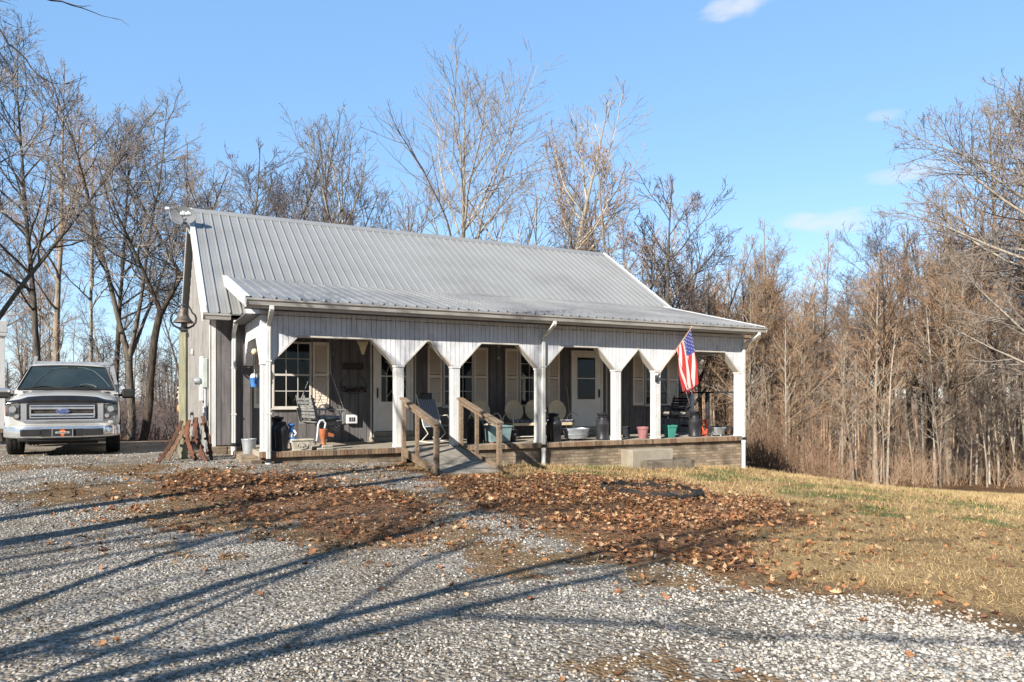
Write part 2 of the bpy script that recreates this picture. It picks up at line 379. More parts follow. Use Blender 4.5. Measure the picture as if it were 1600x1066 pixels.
# front boards
x=UL
k=0
while x<UR-.01:
    x1=min(x+.2,UR)
    segs=[(0.0,HT)]
    b.box(x+.006,x1-.006,WV,WV+.016,0,HT,bev=.003)
    if k%2==0 and x>-.6: pass
    x=x1;k+=1
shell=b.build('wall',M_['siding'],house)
b=MB();b2=MB()
y=WV
while y<BV-.01:
    y1=min(y+.3,BV); yc=(y+y1)/2
    top=slope_w(yc) if yc<7.3 else slope_w(14.6-yc)
    b.box(UL-.012,UL+.016,y+.006,y1-.006,-.12,max(top-.14,HT-.1),bev=.003)
    b.box(UL-.028,UL-.012,y-.02,y+.025,-.12,max(top-.2,HT-.1))
    b2.box(UR-.016,UR+.012,y+.006,y1-.006,-.5,max(top-.14,HT-.1),bev=.003)
    y=y1
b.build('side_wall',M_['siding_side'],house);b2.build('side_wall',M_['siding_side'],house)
b=MB(); b.box(UL,UL+.09,WV-.012,WV,-.05,HT); b.box(UL-.035,UL-.012,WV-.012,WV+.1,-.05,HT); b.build('corner_trim',M_['white'],house)
b=MB();b.box(UL-.035,UL-.012,BV-.1,BV,-.1,HT);b.build('corner_trim',M_['white'],house)
b=MB();b.box(UR-.1,UR+.02,WV-.02,WV,0,HT);b.box(UR+.012,UR+.035,WV,WV+.12,-.1,HT)
b.build('corner_trim',M_['white'],house)
b=MB();b.box(UR-.2,UR,WV+.2,BV,-2.2,-.5);b.build('foundation',M_['brick'],house)
b=MB(); b.box(UL+.01,-.3,WV+.03,WV+.2,-.45,-.005); b.box(UL+.01,UL+.2,WV+.2,BV,-.5,-.12)
b.box(UL+.01,UL+.6,WV-.03,WV+.03,-.5,-.02); b.box(UL+.3,-.5+.05,WV-.05,WV+.0,-.5,-.02)
b.build('foundation',M_['brick'],house)

def ribbed(b,u0,u1,va,wa,vb,wb,th=.03,sp=.2286,rib=.03,minor=False):
    """metal sheet from eave (va,wa) to top (vb,wb), ribs up the slope"""
    d=Vector((0,vb-va,wb-wa));L_=d.length;n=Vector((0,-(wb-wa),vb-va)).normalized()
    d.normalize()
    prof=[];x=u0
    prof.append((x,0))
    x=u0+.06
    while x<u1-.05:
        prof+= [(x-.022,0),(x-.011,rib),(x+.011,rib),(x+.022,0)]
        if minor and x+sp<u1:
            for q in(.333,.667):
                prof+=[(x+sp*q-.01,0),(x+sp*q,.004),(x+sp*q+.01,0)]
        x+=sp
    prof.append((u1,0))
    ns=6; vs=[];fs=[]
    for j in range(ns+1):
        t=j/ns
        for i,(x,h) in enumerate(prof):
            p=Vector((x,va,wa))+d*(L_*t)+n*h
            p+=n*(.004*math.sin(x*1.7+t*5)*(0<j<ns))
            vs.append(p)
    m=len(prof)
    for j in range(ns):
        for i in range(m-1):
            a=j*m+i; fs.append((a,a+1,a+1+m,a+m))
    b.add(vs,fs)
    # underside
    o=[Vector((u0,va,wa))-n*th,Vector((u1,va,wa))-n*th,Vector((u1,vb,wb))-n*th,Vector((u0,vb,wb))-n*th]
    t=[Vector((u0,va,wa)),Vector((u1,va,wa)),Vector((u1,vb,wb)),Vector((u0,vb,wb))]
    b.add(o+t,[(0,3,2,1),(0,1,5,4),(1,2,6,5),(3,0,4,7),(2,3,7,6)])
ML,MR=-.85,12.8; RV,RW=7.3,6.18
b=MB(); ribbed(b,ML,MR,2.03,2.81,RV,RW,minor=True); ribbed(b,ML,MR,2*RV-2.03,2.81,RV,RW)
roof=b.build('roof',M_['roof'],house,fix=False)
b=MB(); d=.2
b.add([(ML-.03,RV-d,RW-d*.64+.03),(MR+.03,RV-d,RW-d*.64+.03),(MR+.03,RV,RW+.045),(ML-.03,RV,RW+.045),(MR+.03,RV+d,RW-d*.64+.03),(ML-.03,RV+d,RW-d*.64+.03),
 (ML-.03,RV-d,RW-d*.64+.005),(MR+.03,RV-d,RW-d*.64+.005)],[(0,1,2,3),(3,2,4,5),(6,7,1,0)])
b.build('ridge_cap',M_['roof'],roof,fix=False)
for uu in((ML-.045,ML+.07),(MR-.07,MR+.045)):
    for sgn in(1,-1):
        b=MB()
        a=(2.0,2.79);c=(RV,RW)
        q=[(RV-sgn*(RV-y_),z_) for y_,z_ in(a,c)]
        y0,z0=q[0];y1,z1=q[1]
        u0,u1=uu
        # top flat
        b.add([(u0,y0,z0+.035),(u1,y0,z0+.035),(u1,y1,z1+.05),(u0,y1,z1+.05),(u0,y0,z0+.02),(u1,y0,z0+.02),(u1,y1,z1+.03),(u0,y1,z1+.03)],
              [(0,1,2,3),(4,7,6,5),(0,4,5,1),(1,5,6,2),(2,6,7,3),(3,7,4,0)])
        ue=u0 if uu[0]<0 else u1-.022
        b.add([(ue,y0,z0+.02),(ue+.022,y0,z0+.02),(ue+.022,y1,z1+.03),(ue,y1,z1+.03),(ue,y0,z0-.16),(ue+.022,y0,z0-.16),(ue+.022,y1,z1-.15),(ue,y1,z1-.15)],
              [(0,1,2,3),(4,7,6,5),(0,4,5,1),(1,5,6,2),(2,6,7,3),(3,7,4,0)])
        b.build('rake_trim',M_['white'],roof)
# soffit of the main eave
b=MB(); b.box(ML-.02,-.32,2.06,WV,2.70,2.715); b.box(ML,-.32,2.03,2.055,2.68,2.79); b.build('soffit',M_['trim'],house);b=MB();b.box(ML+.02,MR-.02,2*RV-2.4,2*RV-2.06,2.7,2.72)
b.build('soffit',M_['trim'],house)
# porch roof
PL,PR=-.30,12.55
pa=(-.43,2.865);pb=(3.62,3.835)
b=MB(); ribbed(b,PL,PR,pa[0],pa[1],pb[0],pb[1],minor=True)
proof=b.build('porch_roof',M_['proof'],house,fix=False)
sl_=(pb[1]-pa[1])/(pb[0]-pa[0])
for u0,u1 in((PL-.045,PL+.05),(PR-.05,PR+.045)):
    b=MB()
    def zz(v): return pa[1]+sl_*(v-pa[0])
    va,vb=pa[0]-.02,pb[0]
    b.add([(u0,va,zz(va)+.04),(u1,va,zz(va)+.04),(u1,vb,zz(vb)+.04),(u0,vb,zz(vb)+.04),(u0,va,zz(va)+.02),(u1,va,zz(va)+.02),(u1,vb,zz(vb)+.02),(u0,vb,zz(vb)+.02)],
              [(0,1,2,3),(4,7,6,5),(0,4,5,1),(1,5,6,2),(2,6,7,3),(3,7,4,0)])
    ue=u0 if u0<0 else u1-.022
    b.add([(ue,va,zz(va)+.02),(ue+.022,va,zz(va)+.02),(ue+.022,vb,zz(vb)+.02),(ue,vb,zz(vb)+.02),(ue,va,zz(va)-.15),(ue+.022,va,zz(va)-.15),(ue+.022,vb,zz(vb)-.18),(ue,vb,zz(vb)-.18)],
              [(0,1,2,3),(4,7,6,5),(0,4,5,1),(1,5,6,2),(2,6,7,3),(3,7,4,0)])
    b.build('rake_trim',M_['white'],proof)
b=MB(); n=0
# screw heads in rows
for vv in(.1,1.1,2.1,3.1):
    x=PL+.06+.03
    while x<PR:
        b.box(x,x+.014,vv,vv+.014,pa[1]+sl_*(vv-pa[0])-.01,pa[1]+sl_*(vv-pa[0])+.012); x+=.2286/2
tag(b.build('screw',M_['chain'],proof),kind='stuff')
# ceiling of the porch and gable-end infill
b=MB(); b.box(PL+.02,PR-.02,.0,WV-.004,2.60,2.62); b.box(PL+.0,PR-.0,-.40,0,2.70,2.72)
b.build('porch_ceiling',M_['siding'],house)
def gutter(name,u0,u1,v,wt):
    b=MB()
    pr=[(0,0),(-.005,-.11),(-.03,-.125),(-.085,-.12),(-.10,-.06),(-.125,-.035),(-.13,0),(-.115,.002),(-.112,-.02),(-.09,-.05),(-.075,-.10),(-.03,-.105),(-.012,-.09),(-.012,0)]
    n=len(pr);vs=[(u0,v+y,wt+z) for y,z in pr]+[(u1,v+y,wt+z) for y,z in pr]
    fs=[(i,(i+1)%n,(i+1)%n+n,i+n) for i in range(n)]
    fs+= [tuple(range(n)),tuple(range(2*n-1,n-1,-1))]
    b.add(vs,fs)
    # end caps and hidden hangers
    for u in(u0,u1-.01): b.box(u,u+.01,v-.115,v-.004,wt-.115,wt-.004)
    x=u0+.4
    while x<u1: b.box(x,x+.02,v-.12,v-.01,wt-.012,wt-.006); x+=.6
    g=b.build('gutter',M_['gutter'],house)
    return g
g1=gutter('gutter',PL-.02,PR+.04,-.41,2.85)
b=MB(); b.box(PL,PR,-.405,-.385,2.68,2.845); b.build('fascia_board',M_['trim'],house)
g2=gutter('gutter',ML-.03,-.34,2.02,2.79)
# header with arched cut-outs
POSTS=[.1,2.74,4.0,6.1,8.22,9.42,12.2]
PW=.2; HB=1.71; HTOP=2.69; AR=2.22
def prof_w(u):
    if u<=POSTS[0]+.1 or u>=POSTS[-1]-.1: return HB
    for a,c in zip(POSTS[:-1],POSTS[1:]):
        if a<=u<=c:
            l=a+.1;r=c-.1
            if l<=u<=r: return min(AR,HB+(u-l)*1.04,HB+(r-u)*1.04)
    return HB
bks=set([0.0,12.3])
for a,c in zip(POSTS[:-1],POSTS[1:]):
    l=a+.1;r=c-.1;bks|={l,r}
    q=(AR-HB)/1.04
    if r-l>2*q+.02: bks|={l+q,r-q}
    else: bks.add((l+r)/2)
bks=sorted(bks)
b=MB()
us=sorted(set(bks))
for a,c in zip(us[:-1],us[1:]):
    if c-a<1e-4:continue
    b.prism([(a,prof_w(a+1e-6)),(c,prof_w(c-1e-6)),(c,HTOP),(a,HTOP)],.014,.19)
x=0.0;i=0
while x<12.3-.01:
    x1=min(x+.102,12.3)
    l=x+.006;r=x1-.006
    pts=[l]+[q for q in bks if l<q<r]+[r]
    b.prism([(q,prof_w(q)) for q in pts]+[(r,HTOP),(l,HTOP)],0,.014)
    x=x1
# side returns at both porch ends
for uu in(0.0,12.11):
    v=.19
    for vv0 in np.arange(.19,WV-.03,.102):
        vv1=min(vv0+.096,WV-.02)
        def pw(v_): return min(AR,HB+(v_-.2)*1.04,HB+(WV-v_)*1.04) if v_>.2 else HB
        lo0,lo1=pw(vv0),pw(vv1)
        tz=lambda v_: 2.6+(v_+.4)*sl_
        b.add([(uu,vv0,lo0),(uu+.19,vv0,lo0),(uu+.19,vv1,lo1),(uu,vv1,lo1),(uu,vv0,tz(vv0)),(uu+.19,vv0,tz(vv0)),(uu+.19,vv1,tz(vv1)),(uu,vv1,tz(vv1))],
              [(0,3,2,1),(4,5,6,7),(0,1,5,4),(1,2,6,5),(2,3,7,6),(3,0,4,7)])
b.build('porch_header',M_['header'],house)
# trim along the arch edges
b=MB()
for a,c in zip(us[:-1],us[1:]):
    p0=Vector((a,0,prof_w(a+1e-6)));p1=Vector((c,0,prof_w(c-1e-6)))
    if a<.15 and c<.3: continue
    if abs(p0.z-p1.z)<1e-3 and p0.z<HB+.01: continue
    d=(p1-p0).normalized();nrm=Vector((-d.z,0,d.x))
    q=[p0-nrm*.012,p1-nrm*.012,p1+nrm*.022,p0+nrm*.022]
    vs=[(t.x,-.012,t.z) for t in q]+[(t.x,.2,t.z) for t in q]
    vs[2]=(vs[2][0],-.012,vs[2][2]);
    # L-shaped: thin face strip + soffit board
    f=[(0,1,2,3),(4,7,6,5),(0,4,5,1),(1,5,6,2),(2,6,7,3),(3,7,4,0)]
    vs=[(t.x,-.012,t.z) for t in q]+[(t.x,0.0,t.z) for t in q]; b.add(vs,f)
    q2=[p0-nrm*.012,p1-nrm*.012,p1-nrm*.001,p0-nrm*.001]
    vs=[(t.x,.001,t.z) for t in q2]+[(t.x,.2,t.z) for t in q2]; b.add(vs,f)
b.build('arch_trim',M_['trim'],house)
# posts
def post(u,wl=PW):
    b=MB()
    z0=.0
    b.box(u-.092,u+.092,.008,.192,z0,HB-.045,bev=.006)
    for du in(-.05,.0,.05): b.box(u+du-.003+.0,u+du+.003,.004,.008,z0+.06,HB-.06)
    b.box(u-.105,u+.105,-.008,.205,HB-.05,HB-.004,bev=.004)
    b.box(u-.1,u+.1,.0,.2,z0,z0+.05,bev=.003)
    return b.build('porch_post',M_['white'],house)
for u in POSTS: post(u)
# porch floor, brick base with soldier course
b=MB()
b.box(-.02,12.3,.03,WV+.03,-.1,-.002); 
b.build('porch_floor',M_['concrete'],house)
b=MB(); b.box(.0,12.28,.05,.3,-1.5,-.1); b.box(0.0,.25,.3,WV+.05,-.6,-.1); b.box(12.05,12.28,.3,WV+.05,-1.6,-.1)
b.box(-.3,0.0,.35,1.9,-.6,-.1); b.box(-.16,.02,-.02,.3,-.6,-.16)
base=b.build('porch_base',M_['brick'],house)
mcap=[M_[k] for k in('brick',)]
capm=[mat('cap_brick_%s'%n_,c,tuple(x*.8 for x in c),rough=.9,scale=12,bump=.3) for n_,c in(('tan',(.27,.19,.125)),('brown',(.21,.14,.09)),('red',(.20,.10,.06)),('dark',(.13,.09,.065)))]
b=MB();x=-.03;random.seed(3)
while x<12.3:
    mi=random.choice([0,0,0,0,1,1,1,2,3])
    if not(2.95<x<3.8): b.box(x+.004,x+.066,-.035+random.uniform(-.004,.004),.045,-.112+0,-.004+random.uniform(-.003,.002),mi=mi,bev=.003)
    elif b.v and x<3.05: b.build('soldier_course',capm,base);b=MB()
    x+=.07
cap=b.build('soldier_course',capm,base)
b=MB();x=-.03   # mortar bed
b.box(-.03,12.3,-.02,.04,-.11,-.012); b.build('mortar_bed',M_['concrete'],base)
# concrete steps
b=MB(); us0=8.45
b.box(us0-.12,us0+1.1,-.42,.05,-1.3,-.22,bev=.012);b.build('step',M_['concrete'],house)
b=MB();b.box(us0+.1,us0+1.4,-.86,-.423,-1.4,-.47,bev=.012);b.build('step',M_['concrete_dark'],house)  # second step in a darker concrete tone than its neighbours
b=MB();b.box(us0+.2,us0+1.6,-1.06,-.863,-1.4,-.80,bev=.01);b.build('step',M_['concrete'],house)
# windows
def window(u0,u1,w0,w1,style):
    b=MB();t=.045;v=WV-.045
    b.box(u0,u0+t,v,WV,w0,w1,bev=.003);b.box(u1-t,u1,v,WV,w0,w1,bev=.003)
    b.box(u0+t,u1-t,v,WV,w1-t,w1);b.box(u0+t,u1-t,v,WV,w0,w0+t)
    b.box(u0-.02,u1+.02,v-.02,WV,w0-.03,w0,bev=.003)
    wm=(w0+w1)/2; b.box(u0+t,u1-t,v+.006,WV,wm-.022,wm+.022)
    f=b.build('window',M_['trim'],house)
    b=MB()
    for a,c in((w0+t,wm-.022),(wm+.022,w1-t)):
        for q in(1,2):
            x=u0+t+(u1-u0-2*t)*q/3; b.box(x-.008,x+.008,v+.014,v+.022,a,c)
        z=(a+c)/2; b.box(u0+t,u1-t,v+.0145,v+.0215,z-.008,z+.008)
    b.build('muntin',M_['trim'],f)
    b=MB(); b.box(u0+t,u1-t,v+.024,v+.027,w0+t,w1-t); b.build('pane',M_['glass'],f)
    b=MB(); b.box(u0+t,u1-t,WV-.004,WV-.001,w0+t,w1-t); b.build('room_shade_plate',M_['dark'],f)  # dark plate on the solid wall; the room's shade is put into its colour
    b=MB()
    if style=='b':
        z=w0+t+.02
        while z<w1-t:
            b.add([(u0+t+.01,WV-.006,z),(u1-t-.01,WV-.006,z),(u1-t-.01,WV-.016,z+.019),(u0+t+.01,WV-.016,z+.019)],[(0,1,2,3)]); z+=.034
        b.build('blind',M_['blind'],f)
    else:
        # pulled shade in the upper sash
        b.box(u0+t+.01,u1-t-.01,WV-.012,WV-.008,wm+.0,w1-t)
        b.build('shade',mat('shade_cloth',(.17,.19,.19),(.12,.135,.14),rough=.8),f)
for st,u0,u1,w0,w1 in WINS: window(u0,u1,w0,w1,st)
for u0,u1 in SHUT:
    b=MB();t=.05;w0,w1=.80,2.30;v=WV-.028
    b.box(u0,u0+t,v,WV,w0,w1,bev=.003);b.box(u1-t,u1,v,WV,w0,w1,bev=.003)
    for a,c in((w0,w0+.09),((w0+w1)/2-.035,(w0+w1)/2+.035),(w1-.07,w1)): b.box(u0+t,u1-t,v+.003,WV,a,c)
    z=w0+.09
    while z<w1-.07:
        if abs(z-(w0+w1)/2+.015)>.05:
            b.add([(u0+t,WV-.004,z+.03),(u1-t,WV-.004,z+.03),(u1-t,v+.006,z),(u0+t,v+.006,z),(u0+t,WV-.002,z),(u1-t,WV-.002,z)],[(0,1,2,3),(3,2,5,4)])
        z+=.034
    b.build('shutter',M_['shutter'],house)
# doors
DW=mat('storm_door_white',(.78,.76,.71),(.72,.69,.64),rough=.45,dirt=(.6,.55,.48))
def door(u0,u1,gu0,gu1,gw0,gw1,hu,orn):
    b=MB();v=WV
    b.box(u0,u0+.06,v-.05,v,.1,2.31,bev=.003);b.box(u1-.06,u1,v-.05,v,.1,2.31,bev=.003);b.box(u0+.06,u1-.06,v-.05,v,2.25,2.31)
    a,c=u0+.065,u1-.065
    b.box(a,gu0,v-.035,v-.008,.23,2.245,bev=.002);b.box(gu1,c,v-.035,v-.008,.23,2.245,bev=.002)
    b.box(gu0,gu1,v-.035,v-.008,gw1,2.245);b.box(gu0,gu1,v-.035,v-.008,.23,gw0)
    gm=(gw0+gw1)/2; b.box(gu0,gu1,v-.036,v-.012,gm-.012,gm+.012)
    for q0,q1,r0,r1 in((gu0-.02,gu0,gw0-.02,gw1+.02),(gu1,gu1+.02,gw0-.02,gw1+.02),(gu0,gu1,gw1,gw1+.02),(gu0,gu1,gw0-.02,gw0)): b.box(q0,q1,v-.042,v-.035,r0,r1)
    d=b.build('door',DW,house)
    b=MB(); b.box(gu0,gu1,v-.022,v-.019,gw0,gw1); b.build('door_glass',M_['glass'],d)
    b=MB(); b.box(gu0,gu1,v-.006,v-.003,gw0,gw1); b.build('inner_door',mat('inner_door',(.035,.02,.016),(.02,.014,.012),rough=.5),d)
    b=MB(); b.tube([(hu,v-.036,1.24),(hu,v-.075,1.23),(hu,v-.08,1.15),(hu,v-.075,1.05),(hu,v-.036,1.04)],.011,8);b.box(hu-.014,hu+.014,v-.045,v-.035,1.02,1.26); b.build('handle',M_['black'],d)
    b=MB(); b.box(u0-.1,u1+.1,v-.22,v,-.002,.10,bev=.01); b.box(u0,u1,v-.1,v,.10,.22,bev=.008); b.build('threshold',M_['concrete'],d)
    b=MB(); b.box(u0+.01,u1-.01,v-.045,v-.037,2.27,2.30); b.build('closer_bar',M_['chain'],d)
    if orn:
        b=MB(); cx=(gu0+gu1)/2+.05
        # white etched arch with a reed
        P=[];
        for i in range(15):
            t=i/14; ang=PI*.95*(1-t)+.05; P.append((cx+.24*math.cos(ang),v-.0245,1.42+.5*math.sin(ang)*(1 if t<.5 else .9)))
        b.tube(P,.009,4,smooth=False)
        b.tube([(cx-.02,v-.0245,.82),(cx-.04,v-.0245,1.3),(cx-.06,v-.0245,1.62),(cx-.15,v-.0245,1.82),(cx-.25,v-.0245,1.9)],[.02,.022,.02,.014,.008],4,smooth=False)
        P=[(cx+.12+.11*math.cos(t*.55)*(1-.02*t),v-.0245,1.25+.2*math.sin(t*.55)) for t in range(12)]
        b.tube(P,.01,4,smooth=False)
        b.tube([(cx-.2,v-.0245,1.05),(cx-.08,v-.0245,1.22),(cx+.03,v-.0245,1.1)],.007,4,smooth=False)
        b.build('glass_etching',M_['blind'],d)
door(2.87,3.86,3.06,3.68,.93,2.15,2.97,True)
door(8.36,9.38,8.55,9.13,.98,2.12,9.25,False)
for u in(2.80,3.9,9.5): b=MB();b.box(u,u+.035,WV-.03,WV,.0,2.5);b.build('wall_trim',M_['trim'],house)
# downspouts
def downspout(u,v0,wtop,wbot,side=0,boot=None):
    """v0: face plane of the post or wall; wtop: gutter underside"""
    b=MB();vf=v0-.04
    gx=Vector((u+side*.12,-.475 if v0<1 else 1.95,wtop))
    P=[gx,gx+Vector((0,0,-.07)),Vector((u,vf,wtop-.32)),Vector((u,vf,wtop-.42)),Vector((u,vf,wbot))]
    if v0>1: P=[gx,gx+Vector((0,0,-.06)),Vector((u,vf,wtop-.22)),Vector((u,vf,wtop-.3)),Vector((u,vf,wbot))]
    for a,c in zip(P[:-1],P[1:]):
        b.bar(a,c+(c-a).normalized()*.012,.085,.06,up=(0,1,.01),bev=.008)
    # corrugation ribs
    for du in(-.02,.02): b.box(u+du-.004,u+du+.004,vf-.034,vf-.03,wbot,P[3].z)
    for z in(wtop-1.0,wtop-2.0): 
        if z>wbot+.1: b.box(u-.055,u+.055,vf-.036,vf+.02,z-.015,z+.015)
    d=b.build('downspout',M_['downspout'],house)
    b=MB(); b.box(u-.05,u+.05,vf-.04,vf+.04,wbot-.07,wbot+.03,bev=.01); b.build('rubber_boot',M_['rubber'],d)
    if boot:
        b=MB(); b.lathe([(.052,boot),(.052,wbot-.13),(.06,wbot-.13),(.06,wbot-.05),(.045,wbot-.05)],16,Matrix.Translation((u,vf,0))); b.build('drain_pipe',M_['pvc'],d)
downspout(.13,-.04,2.73,-.15,0,-.26)
downspout(6.13,-.0,2.73,-.06,.3,-.75)
downspout(12.24,-.0,2.73,-.05,.9,-1.2)
downspout(uof(365,2.36),2.36,2.67,.02,0,-.25)
# electrical gear on the left gable wall
b=MB(); b.box(UL-.13,UL-.03,WV+.55,WV+.78,1.25,1.9,bev=.01); eb=b.build('breaker_box',mat('box_green_grey',(.42,.46,.44),(.34,.38,.36),rough=.5),house)
b=MB(); b.tube([(UL-.07,WV+.66,1.25),(UL-.07,WV+.66,.35)],.03,8);b.box(UL-.13,UL-.03,WV+.58,WV+.74,.5,.85,bev=.02);b.tube([(UL-.07,WV+.66,.5),(UL-.07,WV+.66,-.2)],.022,8); b.build('conduit',M_['galv'],eb)
b=MB(); b.box(UL-.11,UL-.03,WV+1.7,WV+2.1,.95,2.0,bev=.01); mb_=b.build('meter_box',M_['white'],house)
b=MB(); b.lathe([(.09,0),(.09,.06),(.075,.12),(0,.13)],18,Matrix.Translation((UL-.11,WV+1.75,1.42))@Matrix.Rotation(R(-90),4,'Y')); b.build('meter_dial',M_['galv'],mb_)
b=MB(); b.box(UL-.09,UL-.03,WV+5.6,WV+5.75,2.25,2.4,bev=.01); b.build('wall_lamp',M_['white'],house)
# railing at the right porch end
b=MB(); b.bar((12.2,.2,1.17),(12.2,WV,1.17),.07,.045,bev=.004); b.bar((12.2,1.3,0),(12.2,1.3,1.15),.1,.09,bev=.004); b.bar((12.2,.2,.2),(12.2,WV,.2),.03,.06)
b.build('porch_rail',M_['black_wood'],house)
# ramp belongs to the porch: deck and two handrails
RU0,RU1=2.80,4.08;RL=-2.05
gz=lambda u,v: gh(H(u,v).x,H(u,v).y)-OZ
ramp=thing('ramp','grey wooden wheelchair ramp between two handrails climbing to the porch','ramp',H(3.44,-.04,0),TH)
o=Vector((3.44,-.04,0))
zb=gz(3.44,RL)+.02
b=MB();n=15
for i in range(n):
    t0=i/n;t1=(i+.93)/n
    v0=-.04+(RL+.04)*t0;v1=-.04+(RL+.04)*t1
    b.bar(Vector((3.44,v0,-.025+(zb+.025)*t0))-o,Vector((3.44,v1,-.025+(zb+.025)*t1))-o,RU1-RU0-.06,.035,bev=.003)
b.build('deck',mat('worn_deck',(.30,.275,.235),(.19,.17,.145),rough=.9,scale=5,bump=.4,dirt=(.12,.10,.08),dscale=3),ramp)
def rail(u,name):
    r=MB(); tp0=Vector((u,.0,1.02))-o;tp1=Vector((u,RL+.05,zb+.92))-o
    r.bar(tp0,tp1,.14,.035,bev=.004); r.bar(tp0-Vector((0,0,.07)),tp1-Vector((0,.0,.07)),.04,.09,bev=.004)
    ob=r.build('handrail',M_['wood'],ramp)
    for t,wd in((.04,.08),(.45,.07),(.97,.09)):
        p=tp0.lerp(tp1,t);vv=p.y+o.y
        zz_=gz(u,vv)-.05 if t>.3 else -.3
        r=MB(); r.bar(Vector((p.x,p.y,zz_-o.z)),p-Vector((0,0,.03)),wd,wd,up=(0,1,0),bev=.005); r.build('rail_post',M_['wood'],ramp)
    r=MB(); r.bar(Vector((u,-.02,-.08))-o,Vector((u,RL,zb+.04))-o,.045,.16,bev=.004); r.build('curb_board',M_['wood'],ramp)
rail(RU0,'l');rail(RU1,'r')
# ================================================================== GROUND
def poly_sd(px,py,poly):
    """signed distance, negative inside"""
    P=np.array(poly,float);d=np.full(px.shape,1e9);ins=np.zeros(px.shape,bool)
    for i in range(len(P)):
        a=P[i];c=P[(i+1)%len(P)];e=c-a
        t=np.clip(((px-a[0])*e[0]+(py-a[1])*e[1])/(e@e+1e-12),0,1)
        d=np.minimum(d,np.hypot(px-a[0]-t*e[0],py-a[1]-t*e[1]))
        cond=((a[1]>py)!=(c[1]>py))&(px<(c[0]-a[0])*(py-a[1])/(c[1]-a[1]+1e-12)+a[0])
        ins^=cond
    return np.where(ins,-d,d)
def W(pts): return [gp(*p) for p in pts]
P_grass=W([(1060,888),(1000,875),(905,850),(845,826),(800,800),(770,780),(740,765),(700,748),(640,737),(590,730),(1180,728),(1599,745)])+[(60,40),(60,5),(9,5.2)]+W([(1599,985),(1400,945),(1200,912)])
P_leaf=W([(600,733),(650,736),(770,745),(850,742),(940,745),(1060,755),(1130,772),(1260,790),(1245,815),(1190,838),(1170,880),(1060,884),(930,862),(830,822),(770,795),(735,765),(660,745)])
P_leaf2=W([(235,752),(330,738),(470,742),(520,762),(610,775),(660,805),(640,836),(540,838),(420,822),(330,825),(250,805),(330,785),(230,772)])
P_green=W([(860,728),(1180,732),(1599,752),(1599,835),(1480,830),(1350,812),(1240,800),(1120,768),(1000,750),(880,745)])
P_dirt=W([(0,800),(140,790),(240,835),(420,845),(640,850),(720,800),(640,770),(560,755),(480,730),(420,722),(250,724),(0,726)])
P_thatch=W([(520,812),(700,800),(850,850),(1010,890),(1200,915),(1420,955),(1400,975),(1150,925),(1000,915),(850,893),(700,875),(560,850)])
P_wood=[(11,26),(17,30.5),(26,32.5),(60,36),(200,60),(200,300),(-200,300),(-200,22),(-21,22),(-13,21.5),(-7,24),(-4,28),(8,28)]
def fbm(x,y,s,seed=0,oct=4):
    r=np.zeros(x.shape);a=1;tot=0
    for o in range(oct):
        xx=x*s+seed*17.3+o*5.1;yy=y*s-seed*9.7+o*3.3
        xi=np.floor(xx).astype(np.int64);yi=np.floor(yy).astype(np.int64);fx=xx-xi;fy=yy-yi
        fx=fx*fx*(3-2*fx);fy=fy*fy*(3-2*fy)
        def h(i,j):
            v=(i*374761393+j*668265263+seed*1442695)&0x7fffffff
            v=((v^(v>>13))*1274126177)&0x7fffffff
            return ((v^(v>>16))&0xffff)/65535.
        n=h(xi,yi)*(1-fx)*(1-fy)+h(xi+1,yi)*fx*(1-fy)+h(xi,yi+1)*(1-fx)*fy+h(xi+1,yi+1)*fx*fy
        r+=n*a;tot+=a;a*=.5;s*=2
    return r/tot
def sm(x,a,b_): 
    t=np.clip((x-a)/(b_-a),0,1);return t*t*(3-2*t)
def masks(x,y):
    n=(fbm(x,y,.9,1)-.5)*1.6+(fbm(x,y,4,2)-.5)*.8
    g=1-sm(poly_sd(x,y,P_grass)+n,-.3,.3)
    lf=1-sm(poly_sd(x,y,P_leaf)+n*1.2,-.5,.35)
    l2=1-sm(poly_sd(x,y,P_leaf2)+n*1.0,-.4,.3)
    gr=(1-sm(poly_sd(x,y,P_green)+n,-.8,.8))*sm(fbm(x,y,1.3,5),.42,.72)*.8
    dt=(1-sm(poly_sd(x,y,P_dirt)+n*.8,-.4,.3))*sm(fbm(x,y,1.0,8),.36,.6)
    dt=np.maximum(dt,(1-sm(poly_sd(x,y,P_leaf2),.0,1.5))*sm(fbm(x,y,1.6,9),.42,.62))
    dt=np.maximum(dt,(1-sm(poly_sd(x,y,P_thatch)+n*.7,-.25,.25))*sm(fbm(x,y,2.6,12),.32,.6))
    dt=np.maximum(dt,.75*(1-g)*sm(fbm(x,y,.75,14),.60,.74)*sm(fbm(x,y,5,15),.35,.6))
    # worn brown border of the lawn
    dt=np.maximum(dt,(1-sm(np.abs(poly_sd(x,y,P_grass)+n*.5+.15),.1,.75))*.9)
    wd=1-sm(poly_sd(x,y,P_wood)+n*2,-.8,1.2)
    return g,np.maximum(lf,l2),gr,dt,wd
